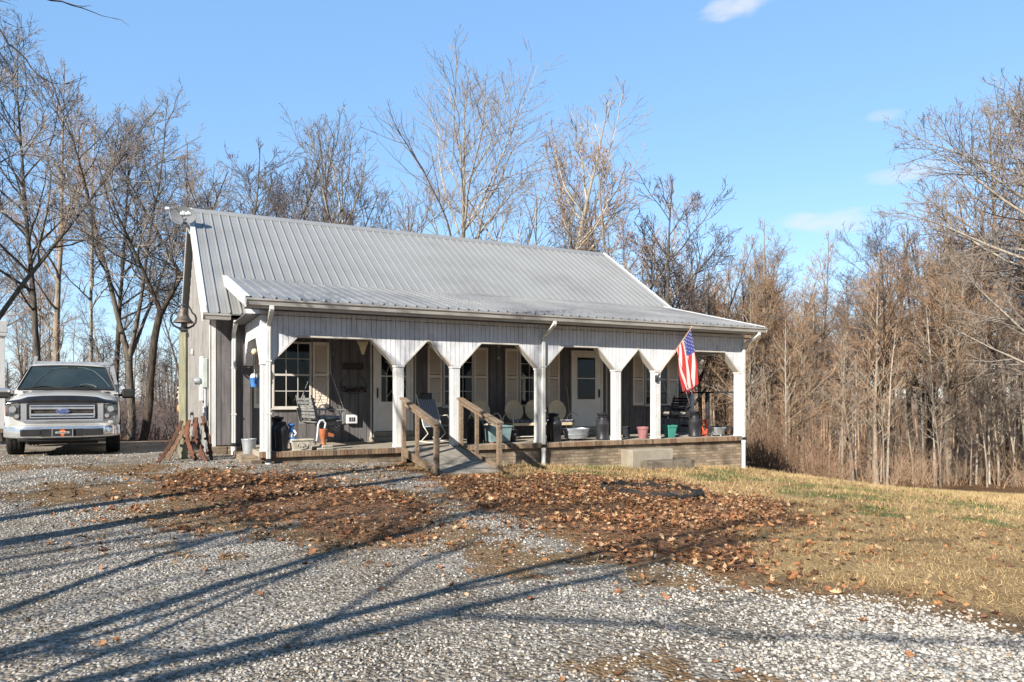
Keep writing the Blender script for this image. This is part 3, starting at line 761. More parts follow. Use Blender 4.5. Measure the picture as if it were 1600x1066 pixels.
# ---- the sheet: fine near the house, coarse to the horizon
def axis(lo,hi,step,far,grow=1.16):
    a=list(np.arange(lo,hi,step));s=step;v=a[-1]
    while v<far: s*=grow;v+=s;a.append(v)
    s=step;v=a[0];pre=[]
    while v>-far: s*=grow;v-=s;pre.append(v)
    return np.array(pre[::-1]+a)
AX=axis(-17,20,.11,2200);AY=axis(2,36,.11,2200)
GX,GY=np.meshgrid(AX,AY);gx=GX.ravel();gy=GY.ravel()
gz_=ghv(gx,gy)
gz_+= (fbm(gx,gy,1.2,11)-.5)*.05*(np.hypot(gx,gy)<70)
g,lf,gr,dt,wd=masks(gx,gy)
nx,ny=len(AX),len(AY)
me=bpy.data.meshes.new('ground');me.vertices.add(nx*ny)
me.vertices.foreach_set('co',np.stack([gx,gy,gz_],1).ravel())
ii=(np.arange(ny-1)[:,None]*nx+np.arange(nx-1)[None]).ravel()
q=np.stack([ii,ii+1,ii+1+nx,ii+nx],1).ravel()
me.loops.add(len(q));me.loops.foreach_set('vertex_index',q.astype(np.int32))
nf=len(ii);me.polygons.add(nf);me.polygons.foreach_set('loop_start',np.arange(nf)*4);me.polygons.foreach_set('loop_total',np.full(nf,4))
me.polygons.foreach_set('use_smooth',np.ones(nf,bool))
me.update()
ca=me.color_attributes.new('cover','FLOAT_COLOR','POINT');ca.data.foreach_set('color',np.stack([g,lf,gr,dt],1).ravel().astype(np.float32))
cb_=me.attributes.new('woodland','FLOAT','POINT');cb_.data.foreach_set('value',wd.astype(np.float32))
def ground_mat():
    m,nt,b=nodes_of('ground');N=nt.nodes.new;L=nt.links.new
    tc=N('ShaderNodeTexCoord');co=tc.outputs['Object']
    at=N('ShaderNodeAttribute');at.attribute_name='cover';sp=N('ShaderNodeSeparateColor');L(at.outputs['Color'],sp.inputs[0])
    aw=N('ShaderNodeAttribute');aw.attribute_name='woodland'
    def noise_(s,d=6,r=.6):
        n=N('ShaderNodeTexNoise');n.inputs['Scale'].default_value=s;n.inputs['Detail'].default_value=d;n.inputs['Roughness'].default_value=r;L(co,n.inputs['Vector']);return n.outputs['Fac']
    def ramp(f,*st):
        r=N('ShaderNodeValToRGB');e=r.color_ramp.elements
        while len(e)<len(st): e.new(.5)
        for k,(p,c) in enumerate(st): e[k].position=p;e[k].color=(*c,1)
        L(f,r.inputs[0]);return r.outputs[0]
    def mix(f,a,c,bt='MIX'):
        x=N('ShaderNodeMix');x.data_type='RGBA';x.blend_type=bt
        if isinstance(f,float):x.inputs[0].default_value=f
        else:L(f,x.inputs[0])
        L(a,x.inputs[6]);L(c,x.inputs[7]);return x.outputs[2]
    # gravel: cells with their own grey
    vo=N('ShaderNodeTexVoronoi');vo.inputs['Scale'].default_value=34;vo.inputs['Randomness'].default_value=1;L(co,vo.inputs['Vector'])
    sc=N('ShaderNodeSeparateColor');L(vo.outputs['Color'],sc.inputs[0])
    gcol=ramp(sc.outputs[0],(0,(.17,.148,.12)),(.3,(.26,.235,.20)),(.7,(.35,.325,.29)),(1,(.46,.44,.41)))
    edge=ramp(vo.outputs['Distance'],(.0,(1,1,1)),(.5,(.85,.85,.85)),(.85,(.45,.42,.39)))
    gcol=mix(1.0,gcol,edge,'MULTIPLY')
    big=ramp(noise_(.55,6),(.35,(.68,.62,.54)),(.62,(1.12,1.11,1.1)))
    gcol=mix(1.0,gcol,big,'MULTIPLY')
    # straw grass
    mp=N('ShaderNodeMapping');mp.inputs['Scale'].default_value=(28,9,9);mp.inputs['Rotation'].default_value=(0,0,.5);L(co,mp.inputs[0])
    ns=N('ShaderNodeTexNoise');ns.inputs['Scale'].default_value=1.5;ns.inputs['Detail'].default_value=7;L(mp.outputs[0],ns.inputs['Vector'])
    straw=ramp(ns.outputs['Fac'],(.3,(.15,.095,.045)),(.5,(.31,.215,.11)),(.7,(.44,.32,.17)))
    straw=mix(1.0,straw,ramp(noise_(1.1,5),(.35,(.8,.72,.62)),(.6,(1.1,1.08,1.0))),'MULTIPLY')
    green=ramp(ns.outputs['Fac'],(.3,(.045,.055,.02)),(.55,(.13,.15,.05)),(.75,(.24,.23,.10)))
    leaf=ramp(noise_(16,5,.7),(.32,(.05,.028,.018)),(.48,(.16,.085,.045)),(.6,(.27,.14,.07)),(.75,(.38,.23,.13)))
    dirt=ramp(noise_(9,8,.7),(.3,(.085,.052,.028)),(.55,(.20,.13,.07)),(.75,(.33,.24,.145)))
    wfl=ramp(noise_(5,8,.75),(.3,(.07,.04,.022)),(.5,(.17,.095,.05)),(.72,(.27,.17,.10)))
    # break the mask edges with fine noise
    def brk(s,amt,sc_):
        a=N('ShaderNodeMath');a.operation='MULTIPLY_ADD';L(noise_(sc_,6,.7),a.inputs[0]);a.inputs[1].default_value=amt;L(s,a.inputs[2])
        r=N('ShaderNodeMapRange');r.interpolation_type='SMOOTHSTEP';r.inputs[1].default_value=.3+amt*.5;r.inputs[2].default_value=.7+amt*.5;L(a.outputs[0],r.inputs[0]);return r.outputs[0]
    c=mix(brk(sp.outputs[0],.9,7),gcol,straw)
    c=mix(brk(sp.outputs[2],1.0,6),c,green)
    c=mix(brk(at.outputs['Alpha'],1.3,8),c,dirt)
    c=mix(brk(sp.outputs[1],.9,9),c,leaf)
    c=mix(aw.outputs['Fac'],c,wfl)
    L(c,b.inputs['Base Color']);b.inputs['Roughness'].default_value=.95;b.inputs['Specular IOR Level'].default_value=.15
    bp=N('ShaderNodeBump');bp.inputs['Strength'].default_value=.9;bp.inputs['Distance'].default_value=.02
    iv=N('ShaderNodeMath');iv.operation='SUBTRACT';iv.inputs[0].default_value=1;L(vo.outputs['Distance'],iv.inputs[1])
    a2=N('ShaderNodeMath');a2.operation='ADD';L(iv.outputs[0],a2.inputs[0]);L(ns.outputs['Fac'],a2.inputs[1])
    L(a2.outputs[0],bp.inputs['Height']);L(bp.outputs[0],b.inputs['Normal']);return m
me.materials.append(ground_mat())
go=bpy.data.objects.new('ground',me);COL.objects.link(go);tag(go,kind='structure')

# ---- scattered pieces, one mesh of many
def scatter(name,base_v,base_f,xy,size,color,zoff,material,tilt=.5,flat=(1,1,1),squash=None,label='',cat='',jit=.0,ssz=None):
    """base mesh copied at every point with its own turn, size and colour"""
    n=len(xy);bv=np.array(base_v,float);nv=len(bv);bf=np.array(base_f,int);nfc=len(bf);k=bf.shape[1]
    V=np.repeat(bv[None],n,0)
    if jit: V=V*(1+rng.uniform(-jit,jit,(n,nv,1)))
    sc=np.ones((n,1,3))*size[:,None,None]
    if squash is not None: sc=sc*squash[:,None,:]
    V=V*sc
    yaw=rng.uniform(0,2*PI,n);tx=rng.normal(0,tilt,n);ty=rng.normal(0,tilt,n)
    cx,sx=np.cos(tx),np.sin(tx);y_=V[:,:,1]*cx[:,None]-V[:,:,2]*sx[:,None];z_=V[:,:,1]*sx[:,None]+V[:,:,2]*cx[:,None];x_=V[:,:,0]
    cy,sy=np.cos(ty),np.sin(ty);x2=x_*cy[:,None]+z_*sy[:,None];z2=-x_*sy[:,None]+z_*cy[:,None]
    c,s=np.cos(yaw),np.sin(yaw);x3=x2*c[:,None]-y_*s[:,None];y3=x2*s[:,None]+y_*c[:,None]
    gz0=ghv(xy[:,0],xy[:,1])+(fbm(xy[:,0],xy[:,1],1.2,11)-.5)*.05
    P=np.stack([x3+xy[:,0:1],y3+xy[:,1:2],z2+(gz0+zoff)[:,None]],2).reshape(-1,3)
    Fc=(bf[None]+(np.arange(n)*nv)[:,None,None]).reshape(-1)
    me=bpy.data.meshes.new(name);me.vertices.add(len(P));me.vertices.foreach_set('co',P.ravel())
    me.loops.add(len(Fc));me.loops.foreach_set('vertex_index',Fc.astype(np.int32))
    nn=n*nfc;me.polygons.add(nn);me.polygons.foreach_set('loop_start',np.arange(nn)*k);me.polygons.foreach_set('loop_total',np.full(nn,k))
    me.update()
    ca=me.color_attributes.new('tint','FLOAT_COLOR','POINT')
    C=np.repeat(np.concatenate([color,np.ones((n,1))],1),nv,0);ca.data.foreach_set('color',C.ravel().astype(np.float32))
    me.materials.append(material)
    o=bpy.data.objects.new(name,me);COL.objects.link(o);tag(o,label,cat,kind='stuff');return o
def tint_mat(name,rough=.85,trans=0.0,spec=.3,sat_noise=30):
    m,nt,b=nodes_of(name);N=nt.nodes.new;L=nt.links.new
    at=N('ShaderNodeAttribute');at.attribute_name='tint';tc=N('ShaderNodeTexCoord')
    n=N('ShaderNodeTexNoise');n.inputs['Scale'].default_value=sat_noise;n.inputs['Detail'].default_value=4;L(tc.outputs['Object'],n.inputs['Vector'])
    rp=N('ShaderNodeValToRGB');rp.color_ramp.elements[0].position=.3;rp.color_ramp.elements[1].position=.7;rp.color_ramp.elements[0].color=(.7,.7,.7,1);rp.color_ramp.elements[1].color=(1.15,1.15,1.15,1);L(n.outputs['Fac'],rp.inputs[0])
    mx=N('ShaderNodeMix');mx.data_type='RGBA';mx.blend_type='MULTIPLY';mx.inputs[0].default_value=1;L(at.outputs['Color'],mx.inputs[6]);L(rp.outputs[0],mx.inputs[7]);L(mx.outputs[2],b.inputs['Base Color'])
    b.inputs['Roughness'].default_value=rough;b.inputs['Specular IOR Level'].default_value=spec
    return m
def sample(n,x0,x1,y0,y1,dens,frus=1.25):
    """points in the cone of ground in front of the camera, thinned by dens(x,y) in 0..1"""
    x=rng.uniform(x0,x1,n);y=rng.uniform(y0,y1,n)
    k=(np.abs(x)<.71*y*frus+.6);x=x[k];y=y[k]
    d=dens(x,y);k=rng.uniform(0,1,len(x))<d
    return np.stack([x[k],y[k]],1)
def inhouse(x,y):
    dx=x-OX;dy=y-OY;u=dx*CT+dy*ST;v=-dx*ST+dy*CT
    return ((u>-.0)&(u<12.35)&(v>-.03)&(v<BV))|((u>UL)&(u<UR)&(v>WV)&(v<BV))|((u>2.78)&(u<4.1)&(v>-2.0)&(v<.1))
# gravel
t_=(1+5**.5)/2
ico=[(-1,t_,0),(1,t_,0),(-1,-t_,0),(1,-t_,0),(0,-1,t_),(0,1,t_),(0,-1,-t_),(0,1,-t_),(t_,0,-1),(t_,0,1),(-t_,0,-1),(-t_,0,1)]
ico=[(a/1.9,c/1.9,d/1.9) for a,c,d in ico]
icf=[(0,11,5),(0,5,1),(0,1,7),(0,7,10),(0,10,11),(1,5,9),(5,11,4),(11,10,2),(10,7,6),(7,1,8),(3,9,4),(3,4,2),(3,2,6),(3,6,8),(3,8,9),(4,9,5),(2,4,11),(6,2,10),(8,6,7),(9,8,1)]
def gd(x,y):
    g,lf,gr,dt,wd=masks(x,y)
    return np.clip(1-g*1.05,0,1)*(1-.8*lf)*(1-.75*dt)*(1-wd)*(~inhouse(x,y))*np.clip(1.25-y/14,.0,1)*(.28+.72*sm(fbm(x,y,.9,41)+.12*np.clip(x/3,-1,1),.36,.58))
xy=sample(620000,-13,8.5,3.0,15.5,gd)
# keep density high near, thin far
k=rng.uniform(0,1,len(xy))<np.clip((6.5/np.maximum(xy[:,1],1))**1.2,0,1);xy=xy[k][:200000]
n=len(xy);right=np.clip((xy[:,0]-.0)/3+.2,0,1)
size=np.minimum(rng.lognormal(math.log(.0062),.48,n),.0125)*(1+.35*right)*np.clip(xy[:,1]/7,1,1.5)
cl=np.clip(rng.normal(.335,.095,n)+.04*right,.09,.62);col=np.stack([cl*1.04,cl*.985,cl*.90],1)
br_=rng.uniform(0,1,n)<.07;col[br_]*=np.array([.9,.74,.58])
sq=np.stack([rng.uniform(.8,1.5,n),rng.uniform(.7,1.1,n),rng.uniform(.35,.75,n)],1)
scatter('gravel',ico,icf,xy,size,col,size*.25,tint_mat('gravel_stone',.85),tilt=.3,squash=sq,jit=.22,label='loose pale grey gravel covering the drive',cat='gravel')
print('gravel',n)
# leaves: curled lobed blades
lv=[(0,-.55,.10),(.0,-.2,.0),(.22,-.30,.10),(.42,-.05,.22),(.24,.02,.05),(.46,.28,.20),(.2,.28,.06),(.0,.6,.16),(-.2,.28,.06),(-.46,.28,.24),(-.24,.02,.05),(-.42,-.05,.16),(-.22,-.30,.08),(0,.15,0)]
lff=[(0,2,1),(2,3,4),(1,2,4),(4,5,6),(13,4,6),(1,4,13),(13,6,7),(13,7,8),(13,8,10),(1,13,10),(8,9,10),(10,11,12),(1,10,12),(0,1,12)]
def ld(x,y):
    g,lf,gr,dt,wd=masks(x,y)
    near=1-sm(np.minimum(poly_sd(x,y,P_leaf),poly_sd(x,y,P_leaf2)),0,2.2)
    base=.005+.05*dt+.09*g*sm(fbm(x,y,1.7,21),.4,.7)+.26*near**2*sm(fbm(x,y,2.1,23),.3,.65)
    return np.maximum(lf**1.3*(.12+.88*sm(fbm(x,y,1.3,4),.34,.58))*np.where(x<-.8,.55,1.0),base)*(~inhouse(x,y))
xy=sample(170000,-10,15,3.4,22,ld)
near=(np.hypot(xy[:,0],xy[:,1])>0);xy=xy[near];n=len(xy)
hv=rng.uniform(0,1,(n,1));pal=np.array([(.33,.17,.08),(.21,.10,.052),(.44,.29,.17),(.10,.055,.034),(.30,.135,.062)])
col=pal[rng.integers(0,5,n)]*(.75+.5*hv)
lfm=masks(xy[:,0],xy[:,1])[1]
zo=rng.uniform(.005,.05,n)*lfm+.008
sq=np.stack([rng.uniform(.6,1.2,n),rng.uniform(.8,1.2,n),rng.uniform(-.6,2.4,n)],1)
scatter('fallen_leaves',lv,lff,xy,rng.uniform(.032,.082,n),col,zo,tint_mat('dry_leaf',.8,spec=.2,sat_noise=60),tilt=.42,squash=sq,label='thick drift of dry russet leaves before the porch',cat='leaves')
print('leaves',n)
# grass blades
def grd(x,y):
    g,lf,gr,dt,wd=masks(x,y)
    return np.clip(g,0,1)*(1-.75*lf)*(1-.45*dt)*(.35+.65*sm(fbm(x,y,2.2,31),.3,.6))*(1-wd)*(~inhouse(x,y))
bl=[(-.035,0,0),(.035,0,0),(.02,.12,.5),(-.02,.12,.5),(0,.38,.9)]
blf=[(0,1,2),(0,2,3),(3,2,4)]
xy=sample(430000,-2,21,5,29,grd,1.15);k=rng.uniform(0,1,len(xy))<np.clip(12/np.maximum(xy[:,1],1),.15,1);xy=xy[k][:210000];n=len(xy)
_,_,grm,dtm,_=masks(xy[:,0],xy[:,1])
isg=rng.uniform(0,1,n)<np.clip(grm*.75,0,1)
col=np.where(isg[:,None],np.array([[.15,.17,.055]]),np.array([[.47,.345,.18]]))*rng.uniform(.45,1.25,(n,1))*(.7+.6*fbm(xy[:,0],xy[:,1],1.9,51))[:,None]
col=col*(1-.45*dtm[:,None]*(~isg)[:,None])
scatter('grass',bl,blf,xy,rng.uniform(.03,.075,n)*np.clip(xy[:,1]/9,1,1.8),col,np.zeros(n)-.004,tint_mat('grass_blade',.8,spec=.2),tilt=.45,label='short dry straw and green grass of the sloping lawn',cat='grass')
print('grass',n)
# small weed and straw tufts on the drive
def tfd(x,y):
    g,lf,gr,dt,wd=masks(x,y);return dt*.9*(1-lf*.4)*(~inhouse(x,y))*(1-wd)
xy=sample(90000,-13,10,5,16,tfd)[:30000];n=len(xy)
isg=(rng.uniform(0,1,n)<.35)&(xy[:,0]<-4)
col=np.where(isg[:,None],np.array([[.16,.17,.06]]),np.array([[.33,.24,.14]]))*rng.uniform(.5,1.2,(n,1))
scatter('weeds',bl,blf,xy,rng.uniform(.02,.06,n),col,np.zeros(n)-.002,bpy.data.materials['grass_blade'],tilt=.9,label='sparse straw and weeds over the worn drive edge',cat='weeds')
# ================================================================== TREES
def bark_mat(name,c1,c2,c3):
    m,nt,b=nodes_of(name);N=nt.nodes.new;L=nt.links.new
    tc=N('ShaderNodeTexCoord');mp=N('ShaderNodeMapping');mp.inputs['Scale'].default_value=(9,9,1.6);L(tc.outputs['Object'],mp.inputs[0])
    n=N('ShaderNodeTexNoise');n.inputs['Scale'].default_value=1.6;n.inputs['Detail'].default_value=7;L(mp.outputs[0],n.inputs['Vector'])
    rp=N('ShaderNodeValToRGB');e=rp.color_ramp.elements;e[0].position=.32;e[1].position=.7;e[0].color=(*c2,1);e[1].color=(*c1,1);L(n.outputs['Fac'],rp.inputs[0])
    n2=N('ShaderNodeTexNoise');n2.inputs['Scale'].default_value=.7;n2.inputs['Detail'].default_value=4;L(tc.outputs['Object'],n2.inputs['Vector'])
    r2=N('ShaderNodeValToRGB');r2.color_ramp.elements[0].position=.5;r2.color_ramp.elements[1].position=.7;L(n2.outputs['Fac'],r2.inputs[0])
    oi=N('ShaderNodeObjectInfo')
    mx=N('ShaderNodeMix');mx.data_type='RGBA';L(r2.outputs[0],mx.inputs[0]);L(rp.outputs[0],mx.inputs[6]);mx.inputs[7].default_value=(*c3,1)
    mr=N('ShaderNodeMapRange');mr.inputs[3].default_value=.7;mr.inputs[4].default_value=1.2;L(oi.outputs['Random'],mr.inputs[0])
    sc=N('ShaderNodeVectorMath');sc.operation='SCALE';L(mx.outputs[2],sc.inputs[0]);L(mr.outputs[0],sc.inputs['Scale'])
    L(sc.outputs[0],b.inputs['Base Color']);b.inputs['Roughness'].default_value=.95;b.inputs['Specular IOR Level'].default_value=.15
    bp=N('ShaderNodeBump');bp.inputs['Strength'].default_value=.8;bp.inputs['Distance'].default_value=.03;L(n.outputs['Fac'],bp.inputs['Height']);L(bp.outputs[0],b.inputs['Normal'])
    return m
BK_grey=bark_mat('grey_bark',(.175,.15,.125),(.05,.042,.034),(.11,.10,.075))
BK_tan=bark_mat('tan_bark',(.36,.30,.235),(.14,.115,.09),(.26,.225,.17))
BK_pale=bark_mat('pale_bark',(.46,.42,.36),(.20,.17,.14),(.30,.27,.22))
BK_dark=bark_mat('dark_bark',(.095,.075,.06),(.028,.022,.018),(.06,.055,.04))
TW_brown=bark_mat('brown_twig',(.45,.315,.21),(.27,.18,.12),(.40,.29,.20))
TW_grey=bark_mat('grey_twig',(.32,.28,.245),(.19,.16,.14),(.28,.24,.205))
TW_mauve=bark_mat('mauve_twig',(.155,.13,.132),(.09,.075,.076),(.13,.112,.114))

def tubes_np(P,Rr,sides):
    """P (B,K,3) polylines, Rr (B,K) radii -> verts, quads"""
    B,K,_=P.shape
    T=np.empty_like(P);T[:,1:-1]=P[:,2:]-P[:,:-2];T[:,0]=P[:,1]-P[:,0];T[:,-1]=P[:,-1]-P[:,-2]
    T/=np.linalg.norm(T,axis=2,keepdims=True)+1e-9
    ref=np.where(np.abs(T[:,:1,2:3])<.9,np.array([[[0,0,1.]]]),np.array([[[1.,0,0]]]))
    ref=np.repeat(ref,K,1)
    X=np.cross(T,ref);X/=np.linalg.norm(X,axis=2,keepdims=True)+1e-9
    Y=np.cross(T,X)
    a=np.arange(sides)*2*PI/sides
    V=P[:,:,None]+(X[:,:,None]*np.cos(a)[None,None,:,None]+Y[:,:,None]*np.sin(a)[None,None,:,None])*Rr[:,:,None,None]
    idx=np.arange(B*K*sides).reshape(B,K,sides)
    a0=idx[:,:-1];a1=np.roll(a0,-1,2);b0=idx[:,1:];b1=np.roll(b0,-1,2)
    Q=np.stack([a0,a1,b1,b0],-1).reshape(-1,4)
    return V.reshape(-1,3),Q
def np_mesh(name,parts,mats,extra=None):
    """parts: list (V,Q,mi)"""
    Vs=[];Qs=[];Ms=[];o=0
    for V,Q,mi in parts:
        Vs.append(V);Qs.append(Q+o);Ms.append(np.full(len(Q),mi));o+=len(V)
    V=np.concatenate(Vs);Q=np.concatenate(Qs);M=np.concatenate(Ms)
    me=bpy.data.meshes.new(name);me.vertices.add(len(V));me.vertices.foreach_set('co',V.astype(np.float32).ravel())
    me.loops.add(Q.size);me.loops.foreach_set('vertex_index',Q.astype(np.int32).ravel())
    me.polygons.add(len(Q));me.polygons.foreach_set('loop_start',np.arange(len(Q))*4);me.polygons.foreach_set('loop_total',np.full(len(Q),4))
    for m in mats:me.materials.append(m)
    me.polygons.foreach_set('material_index',M.astype(np.int32));me.polygons.foreach_set('use_smooth',np.ones(len(Q),bool))
    me.update();return me

class TreeGen:
    def __init__(s,seed,H=16,r0=.2,fork=None,start=.35,spread=.32,nl=22,nb=8,nt=6,up=.35,wob=.10,dens=1.0,lean=(0,0),tip=.0062,limb_ang=48,fine=True):
        s.r=random.Random(seed);s.H=H;s.br={0:[],1:[],2:[],3:[],4:[]};s.tip=tip;s.up=up;s.wob=wob
        r=s.r;s.nb=nb;s.nt=nt;s.dens=dens;s.fine=fine
        s.K={0:14,1:9,2:6,3:4,4:3}
        if fork:
            # stems: list of (fraction of height where it leaves, azimuth, angle, length fraction, radius factor)
            main=s.path(Vector((0,0,-.3)),Vector((lean[0],lean[1],1)),H*fork[0]+.3,r0,r0*.8,0,up=.1)
            top=main[0][-1];az=r.uniform(0,6.28)
            for j,(ang,lf,rf) in enumerate(fork[1]):
                a=az+j*2*PI/len(fork[1])+r.uniform(-.4,.4);t=R(ang)
                d=Vector((math.sin(t)*math.cos(a)+lean[0],math.sin(t)*math.sin(a)+lean[1],math.cos(t)))
                st=s.path(top-Vector((0,0,.15)),d,H*lf,r0*rf,.012,0,up=.45)
                s.limbs(st,max(0,(start-fork[0])/(1-fork[0])),spread,int(nl*rf),limb_ang)
        else:
            main=s.path(Vector((0,0,-.3)),Vector((lean[0],lean[1],1)),H+.3,r0,.012,0,up=.2)
            s.limbs(main,start,spread,nl,limb_ang)
    def path(s,p,d,L,ra,rb,lev,up=None):
        K=s.K[lev];r=s.r;d=d.normalized();pts=[p.copy()];rad=[];up=s.up if up is None else up
        w=s.wob*(1+.5*lev)*(.28 if lev==0 else 1)
        for i in range(K):
            d=d+Vector((r.gauss(0,w),r.gauss(0,w),r.gauss(0,w*.6)+up*.28*(1/K)*2.2));d.normalize()
            p=p+d*(L/K);pts.append(p.copy())
        for i in range(K+1):
            t=i/K;rad.append(max(s.tip*.8,ra+(rb-ra)*(t**.85)))
        if lev==0 and ra>.08: rad[0]=ra*1.35
        s.br[lev].append((pts,rad));return pts,rad,L
    def at(s,path,t):
        pts,rad,L=path;k=t*(len(pts)-1);i=min(int(k),len(pts)-2);f=k-i
        return pts[i].lerp(pts[i+1],f),(pts[i+1]-pts[i]).normalized(),rad[i]*(1-f)+rad[i+1]*f
    def side(s,d,ang):
        r=s.r;a=d.orthogonal().normalized();a.rotate(__import__('mathutils').Quaternion(d,r.uniform(0,2*PI)))
        return (d*math.cos(ang)+a*math.sin(ang)).normalized()
    def limbs(s,stem,start,spread,nl,la):
        r=s.r
        for i in range(nl):
            t=start+(1-start)*((i+r.random())/nl)*.97
            p,d,ra=s.at(stem,t)
            q=(t-start)/(1-start)
            shape=math.sin(PI*min(1,.22+q*.80))**.7
            L=s.H*spread*shape*r.uniform(.65,1.15)
            if L<.3:L=.3
            dd=s.side(d,R(la-14*q+r.uniform(-10,10)))
            l=s.path(p,dd,L,min(ra*.62,.011*L+.012),s.tip*1.3,1,up=s.up*(1.6))
            n=max(3,int(s.nb*s.dens*(.5+L/(s.H*spread)*.8)))
            for j in range(n):
                tt=.15+.83*(j+r.random())/n
                p2,d2,r2=s.at(l,tt);L2=L*(.42*(1.1-tt)+.10)*r.uniform(.7,1.3)
                b2=s.path(p2,s.side(d2,R(r.uniform(28,55))),L2,min(r2*.65,.02),s.tip*1.1,2)
                n3=max(2,int(s.nt*s.dens*min(1.4,.5+L2/1.4)))
                for k in range(n3):
                    t3=.2+.8*(k+r.random())/n3
                    p3,d3,r3=s.at(b2,t3);L3=max(.18,L2*(.5*(1.15-t3)+.06)*r.uniform(.7,1.3))
                    b3=s.path(p3,s.side(d3,R(r.uniform(25,50))),L3,min(r3*.7,.009),s.tip,3)
                    if s.fine and L3>.25:
                        for _ in range(2 if L3<.6 else 4):
                            p4,d4,r4=s.at(b3,r.uniform(.25,.95));s.path(p4,s.side(d4,R(r.uniform(25,50))),L3*r.uniform(.3,.6),s.tip*.95,s.tip*.7,4)
    def part(s,levs,mi0=0,mimap=None):
        sides={0:10,1:6,2:4,3:3,4:3};out=[]
        for lv in levs:
            if not s.br[lv]:continue
            P=np.array([[tuple(q) for q in b[0]] for b in s.br[lv]]);Rr=np.array([b[1] for b in s.br[lv]])
            if lv==0:
                # uneven bark girth
                pass
            V,Q=tubes_np(P,Rr,sides[lv]);out.append((V,Q,(mimap or {}).get(lv,0)))
        return out
PROTO={}
def proto(key,seed,bark,twig,leaves=0,**kw):
    t=TreeGen(seed,**kw)
    tr=np_mesh(key+'_trunk',t.part([0]),[bark])
    parts=t.part([1,2,3,4],mimap={1:0,2:1,3:1,4:1});mats=[bark,twig]
    if leaves:
        r=t.r;vs=[];n=0;src=t.br[3]
        for _ in range(leaves):
            b=r.choice(src);p=b[0][-1]
            if p.z<t.H*.55 and r.random()<.6: continue
            s_=r.uniform(.022,.045);a=r.uniform(0,6.28);u=Vector((math.cos(a),math.sin(a),r.uniform(-.4,.4)))*s_;v=Vector((r.uniform(-.4,.4),r.uniform(-.4,.4),-1)).normalized()*s_*1.5
            vs+=[p-u,p+u,p+u*.6+v,p-u*.6+v]
        V=np.array([tuple(q) for q in vs]);Q=np.arange(len(V)).reshape(-1,4);parts.append((V,Q,2));mats.append(LEAFM)
    cr=np_mesh(key+'_crown',parts,mats)
    nq=sum(len(p[1]) for p in parts)
    PROTO[key]=(tr,cr,max(max(v.co.z for v in cr.vertices),1));print(key,nq)
LEAFM=mat('clinging_leaf',(.33,.17,.08),(.22,.10,.05),rough=.8)
F2=[(16,.72,.72),(22,.66,.62)]
F3=[(14,.74,.7),(24,.66,.55),(27,.6,.5)]
proto('tall_a',11,BK_grey,TW_mauve,H=16,r0=.165,start=.32,spread=.33,nl=26,up=.35,wob=.08)
proto('tall_b',12,BK_grey,TW_mauve,H=16,r0=.17,fork=(.30,F2),start=.36,spread=.27,nl=24,up=.35,wob=.10,lean=(.04,0))
proto('fork_c',13,BK_grey,TW_grey,H=15,r0=.155,fork=(.22,F3),start=.4,spread=.24,nl=22,up=.4,wob=.11)
proto('pale_d',14,BK_pale,TW_grey,H=20,r0=.24,start=.24,spread=.46,nl=26,nb=13,nt=4,up=.55,wob=.06,limb_ang=46,leaves=60,tip=.008,fine=False)
proto('pale_e',15,BK_pale,TW_grey,H=16,r0=.2,fork=(.36,[(14,.66,.7),(26,.6,.6),(34,.5,.5)]),start=.4,spread=.30,nl=24,nb=10,nt=4,up=.5,wob=.07,leaves=90,tip=.0075,fine=False,limb_ang=42)
proto('vase_f',16,BK_pale,TW_brown,H=15,r0=.18,fork=(.34,[(8,.66,.55),(20,.62,.5),(28,.58,.45),(34,.54,.42),(38,.5,.4)]),start=.40,spread=.24,nl=18,nb=8,nt=5,up=.6,wob=.055,leaves=1100,limb_ang=34)
proto('wood_g',17,BK_tan,TW_brown,H=17,r0=.17,start=.34,spread=.20,nl=26,nt=5,up=.7,wob=.06,leaves=450,limb_ang=40)
proto('wood_h',18,BK_tan,TW_brown,H=17,r0=.19,start=.22,spread=.26,nl=30,nb=8,nt=5,up=.6,wob=.08,leaves=300)
proto('wood_i',19,BK_dark,TW_brown,H=16,r0=.16,fork=(.4,F2),start=.42,spread=.2,nl=26,up=.7,wob=.07,leaves=300)
proto('thin_j',20,BK_tan,TW_grey,H=9,r0=.06,start=.25,spread=.22,nl=18,nb=5,nt=4,up=.6,wob=.10)
proto('thin_k',21,BK_pale,TW_brown,H=10,r0=.07,start=.35,spread=.17,nl=16,nb=5,nt=4,up=.7,wob=.07)
proto('dark_l',22,BK_dark,TW_grey,H=12,r0=.16,fork=(.45,[(20,.55,.65),(30,.5,.55)]),start=.5,spread=.30,nl=20,up=.45,wob=.10,lean=(.16,.0))
proto('round_m',23,BK_grey,TW_mauve,H=12,r0=.17,fork=(.25,[(18,.66,.6),(28,.6,.55),(35,.55,.5)]),start=.3,spread=.27,nl=24,nb=9,nt=7,up=.5,wob=.08,limb_ang=42)
proto('side_n',24,BK_pale,TW_grey,H=13,r0=.25,start=.22,spread=.46,nl=30,nb=9,nt=6,up=.25,wob=.07,limb_ang=62)
proto('shade_p',26,BK_grey,TW_grey,H=13,r0=.21,start=.42,spread=.30,nl=11,nb=5,nt=2,up=.4,wob=.08,fine=False,tip=.006,dens=.7)
proto('limby_o',25,BK_grey,TW_grey,H=14,r0=.26,fork=(.19,[(14,.68,.5),(34,.6,.42),(48,.55,.38),(40,.5,.36)]),start=.24,spread=.42,nl=17,nb=7,nt=4,up=.3,wob=.12,fine=False,tip=.006,dens=.7)

